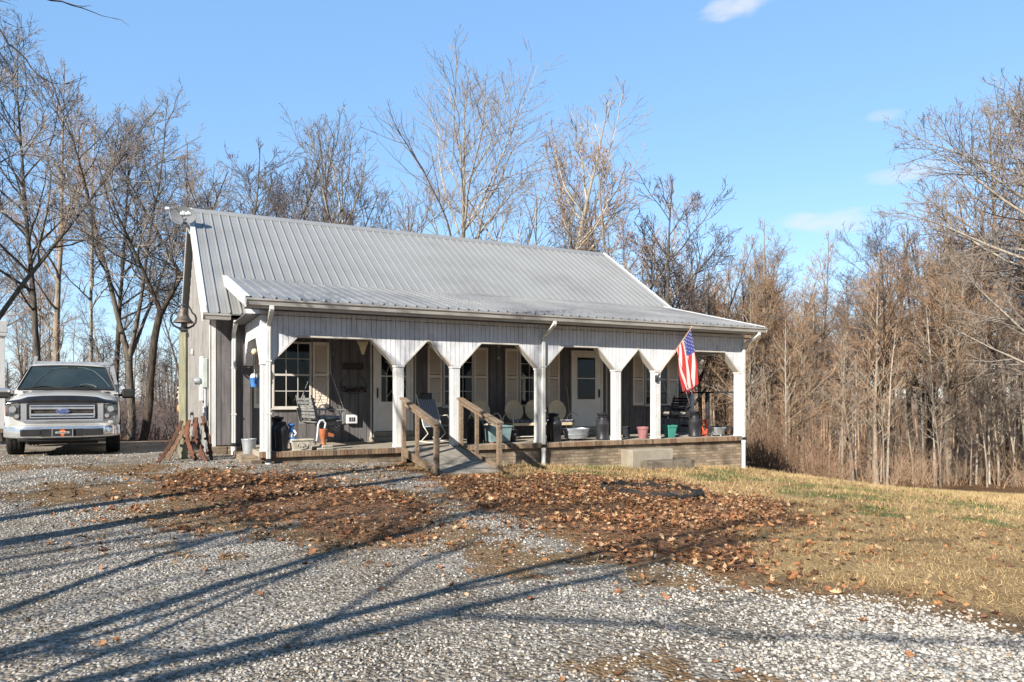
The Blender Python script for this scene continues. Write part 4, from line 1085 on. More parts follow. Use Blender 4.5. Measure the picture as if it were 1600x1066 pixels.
def tree(key,x,y,H,rz,label,group=None,name='bare_tree',wide=1.0,cat='tree'):
    tr,cr,h0=PROTO[key];s=H/h0
    o=thing(name,label,cat,(x,y,gh(x,y)-.05),rz,group);o.scale=(s*wide,s*wide,s)
    for nm,me in(('trunk',tr),('crown',cr)):
        c=bpy.data.objects.new(nm,me);COL.objects.link(c);c.parent=o
    return o
def tree_px(key,px,Y,pyt,rz,label,group=None,wide=1.0):
    x=(px-800)/F*Y;H=(HY-pyt)/F*Y+CAMH-gh(x,Y)
    return tree(key,x,Y,H,rz,label,group,wide=wide)
T=tree_px
T('fork_c',2,23,-60,2.0,'tall crooked bare tree at the left edge whose crown leaves the picture')
T('tall_a',62,27,30,1.2,'tall straight bare tree rising behind the cab of the white pickup')
T('wood_h',90,32,90,2.2,'bare tree behind the right side of the pickup, just right of the tallest left tree')
T('thin_k',140,34,150,.3,'slim pale bare tree with a straight stem right of the pickup roof')
T('fork_c',206,26,120,2.9,'bare tree forking low into three leaning stems left of the iron bell')
T('tall_a',178,36,170,4.0,'bare tree seen behind the forked tree left of the bell')
T('dark_l',222,24.5,215,.15,'dark leaning bare tree just left of the satellite dish')
T('round_m',345,38,185,1.0,'round bare crown above the left end of the metal roof',wide=1.1)
T('fork_c',420,44,240,5.0,'low bare crown over the left third of the roof ridge')
T('round_m',490,47,250,3.0,'hazy twiggy bare crown over the roof ridge left of the tree with heavy limbs')
T('pale_e',565,38,165,.6,'bare tree with heavy crooked limbs over the middle of the roof')
T('wood_h',632,50,310,2.0,'low twiggy tree between the crooked tree and the tallest pale tree')
T('pale_d',719,38,62,.9,'tallest pale bare tree standing over the middle of the roof ridge',wide=1.18)
T('pale_e',872,39,140,3.6,'pale forked bare tree right of the tallest tree over the roof',wide=1.2)
T('vase_f',945,41,198,1.9,'vase shaped tree with russet leaves clinging to its top',wide=1.15)
T('wood_g',1003,50,345,1.9,'small bare tree showing over the right end of the ridge')
T('round_m',1045,41,292,4.4,'spreading bare tree beside the right roof edge',wide=1.15)
T('wood_i',1100,48,340,4.4,'dark bare tree over the right end of the porch roof')
T('wood_h',1190,44,340,.8,'broad brown tree above the tangle of brush right of the porch',wide=1.15)
T('wood_g',1275,50,360,2.2,'slender upright tree at the dip in the tree line')
T('side_n',1715,27,10,2.4,'pale tree at the right edge reaching long bare branches into the sky')
T('tall_a',1400,46,330,.2,'tall tree at the left shoulder of the right hand wood',wide=1.1)
T('wood_h',1480,44,270,3.3,'thick brown tree in the middle of the right hand wood',wide=1.2)
T('wood_g',1625,40,95,1.1,'tallest brown tree at the far right edge of the wood',wide=1.3)
T('wood_h',1560,46,150,5.1,'tall brown tree near the right edge behind the pale branches',wide=1.2)
# the rest of the wood: nothing tells these apart
rr=random.Random(5)
WG='bare brown trees of the wood right of the house';WL='one of the slim brown bare trees packed in the wood right of the house'
spots=[]
def scatter_wood(n,pxa,pxb,Ya,Yb,topf,keys,label,group,minD=1.3,wide=(1,1.25)):
    c=0;tries=0
    while c<n and tries<6000:
        tries+=1;px=rr.uniform(pxa,pxb);Y=rr.uniform(Ya,Yb);x=(px-800)/F*Y
        if any((x-a)**2+(Y-b_)**2<minD**2 for a,b_ in spots):continue
        spots.append((x,Y));t=topf(px,Y)+rr.uniform(-8,40)
        H=(HY-t)/F*Y+CAMH-gh(x,Y);tree(rr.choice(keys),x,Y,H,rr.uniform(0,6.28),label,group,wide=rr.uniform(*wide));c+=1
def top_right(px,Y):
    pts=[(1140,400),(1190,385),(1240,440),(1290,415),(1330,450),(1370,380),(1440,345),(1600,300),(1900,280)]
    for (a,ya),(b_,yb) in zip(pts[:-1],pts[1:]):
        if a<=px<=b_: return ya+(yb-ya)*(px-a)/(b_-a)
    return 400
scatter_wood(34,1165,1700,42,50,top_right,['wood_g','wood_h','wood_i','tall_a','wood_g'],WL,WG)
scatter_wood(18,1120,1800,50,66,top_right,['wood_g','wood_h','wood_i'],WL,WG,1.8)
scatter_wood(46,1150,1750,39.5,48,lambda px,Y:rr.uniform(470,590),['thin_j','thin_k'],'one of the thin saplings along the edge of the wood right of the house','saplings along the wood edge',.7)
scatter_wood(9,400,560,46,62,lambda px,Y:rr.uniform(285,330),['wood_h','round_m'],'one of the low bare trees just showing over the left roof ridge','low bare trees over the left ridge',2.2)
scatter_wood(8,1030,1135,46,62,lambda px,Y:rr.uniform(370,430),['wood_g','wood_h','round_m'],'one of the low bare trees just showing past the right roof edge','low bare trees past the right roof edge',2.2)
scatter_wood(8,-80,300,40,60,lambda px,Y:rr.uniform(260,470),['wood_g','tall_a','wood_i','tall_b'],'one of the bare trees in the back rows behind the pickup','bare trees behind the pickup',2.0,(.8,1.0))
scatter_wood(16,-60,290,25,38,lambda px,Y:rr.uniform(430,560),['thin_j','thin_k'],'one of the thin saplings between the trunks behind the pickup','saplings behind the pickup',.8,(.8,1.1))
# trees beside and behind the photographer that throw the branch shadows over the drive
tree('limby_o',-5.7,-1.7,11.0,1.0,'large bare tree behind the drive throwing long branch shadows')
tree('limby_o',-12.8,-6.2,14,2.6,'second large bare tree behind the drive casting shadows over the gravel')
tree('shade_p',-6.7,4.0,13,.3,'bare tree at the left of the drive casting straight trunk shadows')
# close branch that dips into the top left corner
b=MB();rb=random.Random(4)
def twig(b,p,d,L,r,lev):
    n=7;P=[p];D=d.normalized()
    for i in range(n):
        D=(D+Vector((rb.gauss(0,.16),rb.gauss(0,.16),rb.gauss(0,.16)))).normalized();P.append(P[-1]+D*L/n)
    b.tube(P,[r*(1-.8*i/n) for i in range(n+1)],5,cap=False)
    if lev<3:
        for k in range(5-lev):
            i=rb.randint(2,n);a=D.orthogonal().normalized()*rb.choice((-1,1));twig(b,P[i],(P[i]-P[i-1]).normalized()+a*.8+Vector((0,0,.15)),L*.42,r*.42,lev+1)
tq=thing('bare_tree','near bare tree left of the drive whose branch tips dip into the top left corner','tree',(-7.4,5.2,gh(-7.4,5.2)-.05))
c=MB();c.tube([(0,0,-.2),(0,.05,2),(.1,0,4),(.05,.1,6),(0,.1,9)],[.17,.13,.12,.1,.05],10);c.build('trunk',BK_grey,tq)
twig(b,Vector((.1,0,5.0)),Vector((1,.30,.12)),3.0,.045,0)
twig(b,Vector((.0,0,6.4)),Vector((-.3,.9,.5)),3.0,.05,0);twig(b,Vector((.0,0,7.4)),Vector((-.6,-.6,.8)),3.0,.05,0)
b.build('crown',BK_dark,tq,fix=False)

# understory brush (nobody could count it)
def brush(n,sampler,hr,seed,name,label,m,dens=7,kind='stuff'):
    r=random.Random(seed);br=[];R2=[];b3=[];R3=[]
    for _ in range(n):
        x,y,h=sampler(r);z=gh(x,y)
        for _s in range(dens):
            a=r.uniform(0,6.28);d=Vector((math.cos(a)*r.uniform(.1,.7),math.sin(a)*r.uniform(.1,.7),1)).normalized();p=Vector((x+r.gauss(0,.12),y+r.gauss(0,.12),z-.05))
            L=h*r.uniform(.6,1.1);pts=[p.copy()]
            for i in range(5):
                d=(d+Vector((r.gauss(0,.16),r.gauss(0,.16),r.gauss(0,.14)-.03*i))).normalized();p=p+d*L/5;pts.append(p.copy())
            br.append([tuple(q) for q in pts]);R2.append([hr*(1-.13*i) for i in range(6)])
            for _k in range(7):
                i=r.randint(1,5);q=pts[i].copy();dd=(d+Vector((r.gauss(0,.7),r.gauss(0,.7),r.gauss(0,.5)))).normalized();l=L*.26;pp=[q.copy()]
                for j in range(3):
                    dd=(dd+Vector((r.gauss(0,.2),r.gauss(0,.2),r.gauss(0,.2)))).normalized();q=q+dd*l/3;pp.append(q.copy())
                b3.append([tuple(t) for t in pp]);R3.append([hr*.45*(1-.15*j) for j in range(4)])
    V,Q=tubes_np(np.array(br),np.array(R2),4);V2,Q2=tubes_np(np.array(b3),np.array(R3),3)
    me=np_mesh(name,[(V,Q,0),(V2,Q2,0)],[m]);o=bpy.data.objects.new(name,me);COL.objects.link(o);return o
BR_red=bark_mat('russet_brush',(.32,.21,.14),(.18,.11,.07),(.25,.165,.11))
def s1(r):
    px=r.uniform(1150,1720);Y=r.uniform(38.5,50);return (px-800)/F*Y,Y,r.uniform(.8,3.2)
tag(brush(150,s1,.011,1,'undergrowth','tangled brown undergrowth along the foot of the right hand wood',TW_brown),'tangled brown undergrowth along the foot of the right hand wood','undergrowth',kind='stuff')
def s2(r):
    px=r.uniform(-60,300);Y=r.uniform(24,40);return (px-800)/F*Y,Y,r.uniform(.5,2.2)
tag(brush(170,s2,.012,2,'undergrowth','x',TW_mauve),'thin leafless undergrowth between the trunks behind the pickup','undergrowth',kind='stuff')
for i,(px,Y,h,lab) in enumerate([(1205,27.5,3.6,'tangled russet bush right against the right end of the porch'),(1262,31,3.4,'arching russet thicket between the porch bush and the wood'),(1165,31,3.6,'russet bush seen through the open right end of the porch')]):
    X=(px-800)/F*Y
    def s3(r,X=X,Y=Y,h=h): return X+r.gauss(0,.8),Y+r.gauss(0,.6),h*r.uniform(.5,1)
    tag(brush(15,s3,.013,30+i,'tangled_bush','x',BR_red,dens=9),lab,'bush')
# far woods: a ring of massed trees that closes the view to the horizon
def far_wood(name,n,fn,label,m,tr):
    r=random.Random(77);A=[];RA=[];B=[];RB=[]
    for _ in range(n):
        x,y,h=fn(r);z=gh(x,y);d=Vector((r.gauss(0,.04),r.gauss(0,.04),1));p=Vector((x,y,z-.5));pts=[p.copy()]
        for i in range(4): p=p+(d+Vector((r.gauss(0,.05),r.gauss(0,.05),0))).normalized()*h/4;pts.append(p.copy())
        A.append([tuple(q) for q in pts]);RA.append([tr*(1-.22*i) for i in range(5)])
        for _k in range(46):
            t=r.uniform(.22,1);i=min(3,int(t*4));q=pts[i].lerp(pts[i+1],t*4-i);a=r.uniform(0,6.28);e=Vector((math.cos(a),math.sin(a),r.uniform(.5,1.8))).normalized();l=h*.20*r.uniform(.4,1);pp=[q.copy()]
            for j in range(3): e=(e+Vector((r.gauss(0,.25),r.gauss(0,.25),r.gauss(0,.2)))).normalized();q=q+e*l/3;pp.append(q.copy())
            B.append([tuple(t_) for t_ in pp]);RB.append([tr*.24,tr*.18,tr*.14,tr*.10])
            for _q in range(3):
                q2=Vector(pp[r.randint(1,3)]);e2=(e+Vector((r.gauss(0,.6),r.gauss(0,.6),r.gauss(0,.5)))).normalized();pq=[tuple(q2+e2*l*.45*j/3) for j in range(4)]
                B.append(pq);RB.append([tr*.13,tr*.11,tr*.09,tr*.06])
    V,Q=tubes_np(np.array(A),np.array(RA),4);V2,Q2=tubes_np(np.array(B),np.array(RB),3)
    o=bpy.data.objects.new(name,np_mesh(name,[(V,Q,0),(V2,Q2,0)],[m]));COL.objects.link(o);return tag(o,label,'woods',kind='stuff')
def f1(r):
    Y=r.uniform(66,100);px=r.uniform(1050,1800);return (px-800)/F*Y,Y,Y*(HY-r.uniform(480,540))/F+4.5
far_wood('far_woods',200,f1,'distant brown mass of woods closing the view on the right',TW_brown,.12)
def f2(r):
    Y=r.uniform(85,150);px=r.uniform(-150,1120);return (px-800)/F*Y,Y,Y*(HY-r.uniform(535,575))/F+2.5
far_wood('far_woods',260,f2,'low distant grey brown woods beyond the pickup and the house',TW_mauve,.15)
# ================================================================== THINGS ON AND AROUND THE PORCH
def on_porch(px,v,name,label,cat,rz=0,group=None,w=0.0):
    u=uof(px,v);return thing(name,label,cat,H(u,v,w),TH+rz,group)
# ---- milk cans
def milk_can(px,v,s,label,rz=0):
    t=on_porch(px,v,'milk_can',label,'milk can',rz,'black milk cans on the porch');t.scale=(s,s,s)
    b=MB();b.lathe([(.0,.0),(.155,.0),(.165,.012),(.165,.04),(.158,.05),(.160,.36),(.166,.37),(.166,.385),(.158,.395),(.135,.46),(.105,.50),(.098,.53),(.098,.56),(.115,.59),(.135,.605),(.138,.62),(.125,.62),(.11,.60),(.0,.60)],28);b.build('body',M_['black'],t)
    b=MB();b.lathe([(.0,.59),(.108,.59),(.115,.625),(.148,.632),(.148,.648),(.06,.655),(.03,.67),(.0,.672)],24);b.build('lid',M_['black'],t)
    for s_ in(-1,1):
        b=MB();b.tube([(s_*.10,0,.53),(s_*.16,0,.55),(s_*.185,0,.50),(s_*.175,0,.44),(s_*.14,0,.425)],.011,6);b.build('handle',M_['black'],t)
    return t
milk_can(432,.42,1.0,'black milk can standing just inside the leftmost porch post')
milk_can(864,.50,1.0,'black milk can right of the middle post beside the slim black can')
milk_can(941.5,.32,1.0,'black milk can right of the galvanised wash tub')
milk_can(1085.5,.42,1.02,'black milk can between the teal pot and the orange cord')
def slim_can(px,v,s,label):
    t=on_porch(px,v,'slim_can',label,'can',0,'slim dark cans on the porch');t.scale=(s,s,s)
    b=MB();b.lathe([(0,0),(.095,0),(.10,.02),(.118,.34),(.125,.36),(.12,.38),(.10,.42),(.07,.455),(0,.46)],24);b.build('body',M_['black'],t)
    b=MB();b.lathe([(.07,.45),(.078,.475),(.075,.50),(.055,.505),(0,.508)],20);b.build('lid',M_['black'],t)
slim_can(440,.16,1.12,'slim dark tapered can in front of the leftmost milk can')
slim_can(868.5,.22,1.15,'slim dark can at the foot of the middle post')
slim_can(737,.5,1.1,'slim dark can behind the right ramp handrail')
slim_can(748,.75,1.0,'slim dark can left of the teal cooler')
# ---- figurine with bonnet
t=on_porch(455,.20,'figurine','small blue and white bonneted figurine on a thin stake by the planter','figurine',-.3)
b=MB();b.lathe([(0,.16),(.10,.17),(.115,.20),(.085,.28),(.055,.35),(.05,.40),(.035,.43)],20,sy=.8);b.build('dress',M_['blue'],t)
b=MB();b.lathe([(.118,.155),(.125,.165),(.119,.205),(.113,.205)],20,sy=.8);b.ell((.0,-.06,.30),(.045,.03,.07));b.build('apron',M_['pvc'],t)
b=MB();b.ell((0,0,.475),(.048,.05,.055));b.build('head',M_['blue'],t)
b=MB();b.lathe([(.028,-.03),(.072,-.01),(.078,.0),(.05,.02),(.0,.05)],16,Matrix.Translation((0,.0,.50)));b.build('bonnet',M_['blue'],t)
for s_ in(-1,1): b=MB();b.tube([(s_*.055,0,.39),(s_*.10,-.04,.33),(s_*.07,-.09,.29)],[.022,.018,.014],8);b.build('sleeve',M_['pvc'],t)
b=MB();b.tube([(.02,0,.17),(.05,0,.0)],.012,6);b.tube([(-.02,0,.17),(.0,0,.0)],.010,6);b.box(-.10,.08,-.06,.06,0,.02);b.build('stake',M_['wood'],t)
# ---- oval planter
t=on_porch(471,.12,'planter','low cast stone planter with an oval flower relief','planter')
b=MB()
vs=[(-.17,-.11,0),(.17,-.11,0),(.17,.11,0),(-.17,.11,0),(-.20,-.13,.19),(.20,-.13,.19),(.20,.13,.19),(-.20,.13,.19)]
b.add(vs,[(0,3,2,1),(0,1,5,4),(1,2,6,5),(2,3,7,6),(3,0,4,7),(4,5,6,7)]);b.box(-.22,.22,-.15,.15,.19,.225,bev=.01);b.box(-.18,.18,-.12,.12,0,.02,bev=.005);b.build('body',M_['stone'],t)
b=MB();Mx=Matrix.Translation((0,-.128,.10))@Matrix.Rotation(R(84),4,'X')
b.tube([Mx@Vector((.10*math.cos(k*PI/8),.06*math.sin(k*PI/8),0)) for k in range(16)],.008,6,closed=True)
for k in range(7): b.tube([Mx@Vector((0,0,0)),Mx@Vector((.075*math.cos(k*PI/3.5),.042*math.sin(k*PI/3.5),.004))],[.012,.006],6)
b.build('relief',M_['stone'],t)
# ---- hand pump
t=on_porch(505,.16,'hand_pump','rusty red hand water pump with a curved white handle on a stone base','pump',.1)
b=MB();b.box(-.15,.17,-.11,.11,0,.04,bev=.01);b.box(-.05,.17,-.09,.09,.04,.09,bev=.01);b.build('base',M_['stone'],t)
b=MB();b.lathe([(.05,.09),(.055,.11),(.045,.13),(.05,.22),(.075,.26),(.085,.38),(.09,.40),(.08,.41),(.0,.41)],18);b.add([(.05,-.05,.27),(.05,.05,.27),(.20,-.035,.24),(.20,.035,.24),(.05,-.05,.36),(.05,.05,.36),(.21,-.04,.30),(.21,.04,.30)],[(0,1,3,2),(0,2,6,4),(1,5,7,3),(4,6,7,5),(2,3,7,6)]);b.build('body',M_['terracotta'],t)
b=MB();b.tube([(.03,0,.42),(.05,0,.52),(.0,0,.58),(-.06,0,.57),(-.10,0,.50),(-.11,0,.36),(-.13,0,.20),(-.16,0,.10)],[.018,.02,.022,.022,.02,.018,.017,.02],8);b.build('handle',M_['pvc'],t)
# ---- porch swings
def swing(cx,v,rz,label,m,cush,wseat=1.25,hz=.46,tilt=.12):
    t=thing('porch_swing',label,'porch swing',H(uof(cx,v),v,hz),TH+rz,'porch swings hung on chains')
    W_=wseat/2
    b=MB()
    for i in range(5):
        y=-.24+i*.115;z=.02*math.cos(i*.8)
        b.box(-W_,W_,y-.045,y+.045,z,z+.02,bev=.003)
    b.build('seat',m,t)
    b=MB();n=6
    for i in range(n):
        z=.10+i*.075;y=.27+.35*z*.6
        b.bar((-W_+.03,y,z),(W_-.03,y,z),.018,.055,up=(0,.2,1),bev=.003)
    for x in(-W_+.12,0,W_-.12): b.bar((x,.25,-.02),(x,.40,.56),.035,.03,up=(0,1,0))
    b.build('backrest',m,t)
    for s_ in(-1,1):
        x=s_*(W_-.02)
        b=MB();b.bar((x,-.30,.25),(x,.36,.27),.09,.025,bev=.004);b.bar((x,-.25,-.04),(x,-.25,.24),.05,.035,up=(0,1,0));b.bar((x,.28,-.04),(x,.34,.26),.04,.03,up=(0,1,0));b.build('armrest',m,t)
    b=MB();
    for x in(-W_+.1,W_-.1): b.bar((x,-.30,-.03),(x,.32,-.05),.04,.06,bev=.004)
    b.build('seat_frame',m,t)
    for s_ in(-1,1):
        x=s_*(W_-.02);b=MB()
        top=Vector((x*.92,.03,2.59-hz));mid=Vector((x,.03,1.05))
        for p in((x,-.27,.25),(x,.33,.30)):
            a=Vector(p);n=22
            for k in range(n):
                q0=a.lerp(mid,k/n);q1=a.lerp(mid,(k+.8)/n);b.tube([q0,q1],.006 if k%2 else .009,5,smooth=False)
        n=34
        for k in range(n): 
            q0=mid.lerp(top,k/n);q1=mid.lerp(top,(k+.8)/n);b.tube([q0,q1],.006 if k%2 else .009,5,smooth=False)
        b.build('chain',M_['chain'],t)
    if cush:
        b=MB();b.box(-W_+.08,W_-.08,-.27,.24,.045,.12,bev=.03);b.build('cushion',cush,t)
    return t
PLAID=mat('plaid_cushion',(.10,.13,.18),(.36,.38,.40),rough=.9,scale=14,lo=.45,hi=.55)
swing(503,1.45,PI/2+.12,'weathered grey porch swing hanging end-on before the left window',M_['grey_wood'],PLAID,hz=.52)
swing(1046,1.45,-PI/2-.25,'black porch swing with a pale cushion hanging at the right end of the porch',M_['black_wood'],mat('pale_cushion',(.36,.34,.30),(.28,.26,.23),rough=.9),hz=.52)
# ---- rocking lawn chair with striped cloth
def stripe_mat():
    m,nt,b=nodes_of('striped_cloth');N=nt.nodes.new;L=nt.links.new
    tc=N('ShaderNodeTexCoord');wv=N('ShaderNodeTexWave');wv.bands_direction='X';wv.inputs['Scale'].default_value=4.6;L(tc.outputs['Object'],wv.inputs['Vector'])
    rp=N('ShaderNodeValToRGB');rp.color_ramp.interpolation='CONSTANT';e=rp.color_ramp.elements;e[0].color=(.10,.13,.20,1);e[1].position=.35;e[1].color=(.42,.42,.42,1);x=e.new(.7);x.color=(.22,.25,.30,1)
    L(wv.outputs['Fac'],rp.inputs[0]);L(rp.outputs[0],b.inputs['Base Color']);b.inputs['Roughness'].default_value=.9;return m
t=on_porch(685,1.35,'rocking_chair','white tube rocking chair with a blue striped cloth seat and back','rocking chair',.35)
b=MB();b.add([(-.24,-.22,.40),(.24,-.22,.40),(.24,.20,.36),(-.24,.20,.36),(-.25,.42,1.0),(.25,.42,1.0),(-.24,-.22,.38),(.24,-.22,.38),(.24,.22,.34),(-.24,.22,.34),(-.25,.44,1.0),(.25,.44,1.0)],
 [(0,1,2,3),(3,2,5,4),(6,9,8,7),(9,10,11,8),(0,6,7,1),(4,5,11,10),(0,3,9,6),(1,7,8,2),(3,4,10,9),(2,8,11,5)]);b.build('seat_cloth',stripe_mat(),t)
b=MB();b.box(-.17,.17,.405,.44,.98,1.14,bev=.02);b.build('headrest',M_['black_wood'],t)
for s_ in(-1,1):
    x=.27*s_;b=MB()
    b.tube([(x,-.36,.06),(x,-.25,.012),(x,.05,.0),(x,.35,.012),(x,.5,.08)],.014,8)
    b.tube([(x,-.24,.015),(x,-.30,.25),(x,-.26,.42),(x,.0,.62),(x,.25,.60)],.013,8);b.tube([(x,.20,.34),(x,.47,1.10)],.013,8);b.tube([(x,.30,.01),(x,.05,.2),(x,.2,.36)],.013,8)
    b.build('rocker_frame',M_['cream_tube'],t)
# ---- metal shell-back chairs
def shell(b,cx,y,z,r,tilt=.22):
    n=24;vs=[];fs=[]
    for ring,(f,d) in enumerate([(1.0,0),(.97,-.012),(.8,.012),(.45,.03),(0.05,.036)]):
        for k in range(n):
            a=2*PI*k/n;X=r*f*math.cos(a);Z=r*f*1.02*math.sin(a);rib=.004*math.cos(9*a) if f<.9 else 0
            vs.append((cx+X,y+d+rib+tilt*Z,z+Z))
    for i in range(4):
        for k in range(n): a=i*n+k;c=i*n+(k+1)%n;fs.append((a,c,c+n,a+n))
    fs.append(tuple(range(4*n,5*n)));m=len(vs)
    vs2=[(x,yy+.012,zz) for x,yy,zz in vs];b.add(vs,fs,None,0,True);b.add(vs2,[f[::-1] for f in fs],None,0,True)
def shell_chair(px,v,label,n=1,rz=0,pad=True):
    t=on_porch(px,v,'shell_glider' if n>1 else 'shell_chair',label,'lawn glider' if n>1 else 'lawn chair',rz,'cream shell back metal lawn seats')
    Wd=.29*n
    for i in range(n):
        b=MB();shell(b,-Wd+.29+i*.58,.24,.70,.265);b.build('backrest',M_['cream'],t)
    b=MB();b.box(-Wd+.02,Wd-.02,-.25,.22,.38,.40,bev=.008);b.box(-Wd+.02,Wd-.02,-.255,-.235,.33,.39,bev=.004);b.build('seat',M_['cream'],t)
    if pad:
        b=MB();b.box(-Wd+.04,Wd-.04,-.24,.20,.403,.47,bev=.02);b.build('seat_pad',M_pad,t)
    for s_ in(-1,1):
        x=s_*(Wd+.02);b=MB()
        P=[(x,-.30,.02)]+[(x,-.02-.30*math.cos(a),.42+.24*math.sin(a)) for a in np.linspace(.0,PI,9)]
        P=[(x,.34,.015),(x,-.20,.015),(x,-.30,.06),(x,-.33,.3)]+[(x,-.03-.30*math.cos(a),.42+.22*math.sin(a)) for a in np.linspace(.1,PI-.1,8)]+[(x*.96,.26,.38)]
        b.tube(P,.0145,8);b.build('armrest',M_['cream_tube'],t)
    b=MB();b.tube([(-Wd-.02,.30,.02),(Wd+.02,.30,.02)],.013,8)
    b.tube([(-Wd-.02,-.28,.06),(Wd+.02,-.28,.06)],.011,8)
    for x in(-Wd+.03,Wd-.03): b.tube([(x,-.2,.06),(x,-.1,.22),(x,-.16,.37)],.011,6);b.tube([(x,.28,.02),(x,.18,.2),(x,.2,.37)],.011,6)
    b.build('base_frame',M_['cream_tube'],t)
M_pad=mat('patterned_pad',(.045,.05,.10),(.30,.29,.30),rough=.9,scale=28,lo=.48,hi=.56)
shell_chair(757,1.75,'cream shell back chair behind the teal cooler','' and 0 or 1)
shell_chair(826,1.75,'cream two seat shell back glider left of the middle post',2)
shell_chair(878,1.55,'cream shell back chair right of the middle post beside the wash tub',1)
# ---- teal cooler
t=on_porch(776,.52,'cooler_box','teal galvanised box with white flowers lying in it behind the right handrail','box',.05)
b=MB();b.add([(-.24,-.19,.03),(.24,-.19,.03),(.24,.19,.03),(-.24,.19,.03),(-.28,-.22,.38),(.28,-.22,.38),(.28,.22,.38),(-.28,.22,.38)],[(0,3,2,1),(0,1,5,4),(1,2,6,5),(2,3,7,6),(3,0,4,7)])
b.box(-.29,.29,-.235,-.215,.36,.395);b.box(-.29,.29,.215,.235,.36,.395);b.box(-.29,-.27,-.215,.215,.36,.395);b.box(.27,.29,-.215,.215,.36,.395);b.box(-.26,.26,-.2,.2,.30,.31);b.build('body',M_['teal_metal'],t)
b=MB();
for x,y in((-.2,-.15),(.2,-.15),(-.2,.15),(.2,.15)): b.box(x-.03,x+.03,y-.03,y+.03,0,.035)
b.build('feet',M_['terracotta'],t)
b=MB();rq=random.Random(2)
for k in range(16): b.ell((rq.uniform(-.26,-.02),rq.uniform(-.2,.0),.40+rq.uniform(0,.08)),(.032,.032,.022),8,5)
b.build('flowers',M_['pvc'],t)
t=on_porch(799,.75,'flower_pot','black pot with a small white mark right of the teal cooler','flower pot')
b=MB();b.lathe([(0,0),(.10,0),(.135,.24),(.15,.245),(.15,.28),(.13,.28),(.125,.25),(0,.25)],20);b.build('body',M_['black'],t)
b=MB();b.ell((.03,-.135,.17),(.028,.006,.02),8,5);b.build('mark',M_['pvc'],t)
# ---- wash tub
t=on_porch(900,.42,'wash_tub','oval galvanised wash tub resting on small wooden blocks','wash tub')
b=MB();b.lathe([(0,.05),(.25,.05),(.26,.07),(.315,.27),(.33,.275),(.33,.29),(.31,.29),(.255,.10),(0,.09)],32,sx=1.12,sy=.8);b.build('body',M_['galv'],t)
b=MB();b.lathe([(.317,.245),(.325,.25),(.325,.262),(.317,.266)],32,sx=1.12,sy=.8);b.lathe([(.285,.14),(.293,.145),(.293,.155),(.287,.16)],32,sx=1.12,sy=.8);b.build('bead',M_['galv'],t)
b=MB();b.box(-.2,-.1,-.06,.06,0,.05);b.box(.12,.22,-.06,.06,0,.05);b.build('block',M_['wood'],t)
# ---- pots
def pot(px,v,r0,r1,h,m,label,sq=False):
    t=on_porch(px,v,'flower_pot',label,'flower pot')
    b=MB();n=4 if sq else 24;M=Matrix.Rotation(PI/4,4,'Z') if sq else None
    k=1.3 if sq else 1
    b.lathe([(0,0),(r0*k,0),(r1*k,h-.05)],n,M,smooth=not sq);b.build('body',m,t)
    b=MB();b.lathe([(r1*k*1.0,h-.052),(r1*k*1.1,h-.05),(r1*k*1.12,h),(r1*k*.98,h),(r1*k*.95,h-.03),(0,h-.03)],n,M,smooth=not sq);b.build('rim',m,t)
pot(1004.5,.38,.10,.14,.29,M_['mauve'],'mauve plastic flower pot left of the narrow arch post')
pot(1046.5,.40,.10,.135,.32,M_['teal'],'square teal plant pot right of the flag post',True)
pot(978.5,.95,.09,.11,.28,M_['black'],'small black pot behind the right wide arch post')
t=on_porch(1120.5,.40,'metal_basin','dented grey metal basin at the right end of the porch','basin',.2)
b=MB();b.lathe([(0,.03),(.16,.03),(.24,.20),(.27,.215),(.27,.23),(.235,.225),(.15,.06),(0,.05)],26,sy=.85);b.build('body',M_['galv'],t)
b=MB();
for k in range(3): a=k*2.1+.4;b.tube([(.12*math.cos(a),.1*math.sin(a),.05),(.17*math.cos(a),.14*math.sin(a),0)],.02,6)
b.build('foot',M_['stone'],t)
t=on_porch(1101,.35,'extension_cord','bundle of orange cord hanging beside the right milk can','cord')
b=MB();rq=random.Random(8)
for k in range(5):
    P=[];o=Vector((rq.uniform(-.02,.02),rq.uniform(-.04,.04),0))
    for i in range(16):
        a=2*PI*i/16;P.append(Vector((.075*math.sin(a)+.02*math.sin(3*a+k),.03*math.cos(2*a+k),.22+.19*math.cos(a)+.012*k))+o)
    b.tube(P,.011,6,closed=True)
b.tube([(0,0,.02),(.06,-.05,.012),(.14,-.02,.012),(.18,.04,.012)],.01,6)
b.build('coil',M_['orange'],t)
# ---- broom leaning by the right door
t=on_porch(891.5,2.15,'broom','broom with a pale wooden stick leaning beside the right white door','broom')
b=MB();b.tube([(0,.0,.28),(-.01,.18,1.32)],.013,8);b.build('stick',mat('pale_stick',(.50,.32,.16),(.42,.26,.13),rough=.6),t)
b=MB();b.add([(-.05,-.02,.28),(.05,-.02,.28),(.05,.03,.28),(-.05,.03,.28),(-.14,-.06,0),(.14,-.06,0),(.14,.02,0),(-.14,.02,0)],[(0,1,2,3),(4,7,6,5),(0,4,5,1),(1,5,6,2),(2,6,7,3),(3,7,4,0)]);b.build('bristles',mat('straw_bristle',(.42,.30,.14),(.30,.2,.1),rough=.95,scale=40),t)
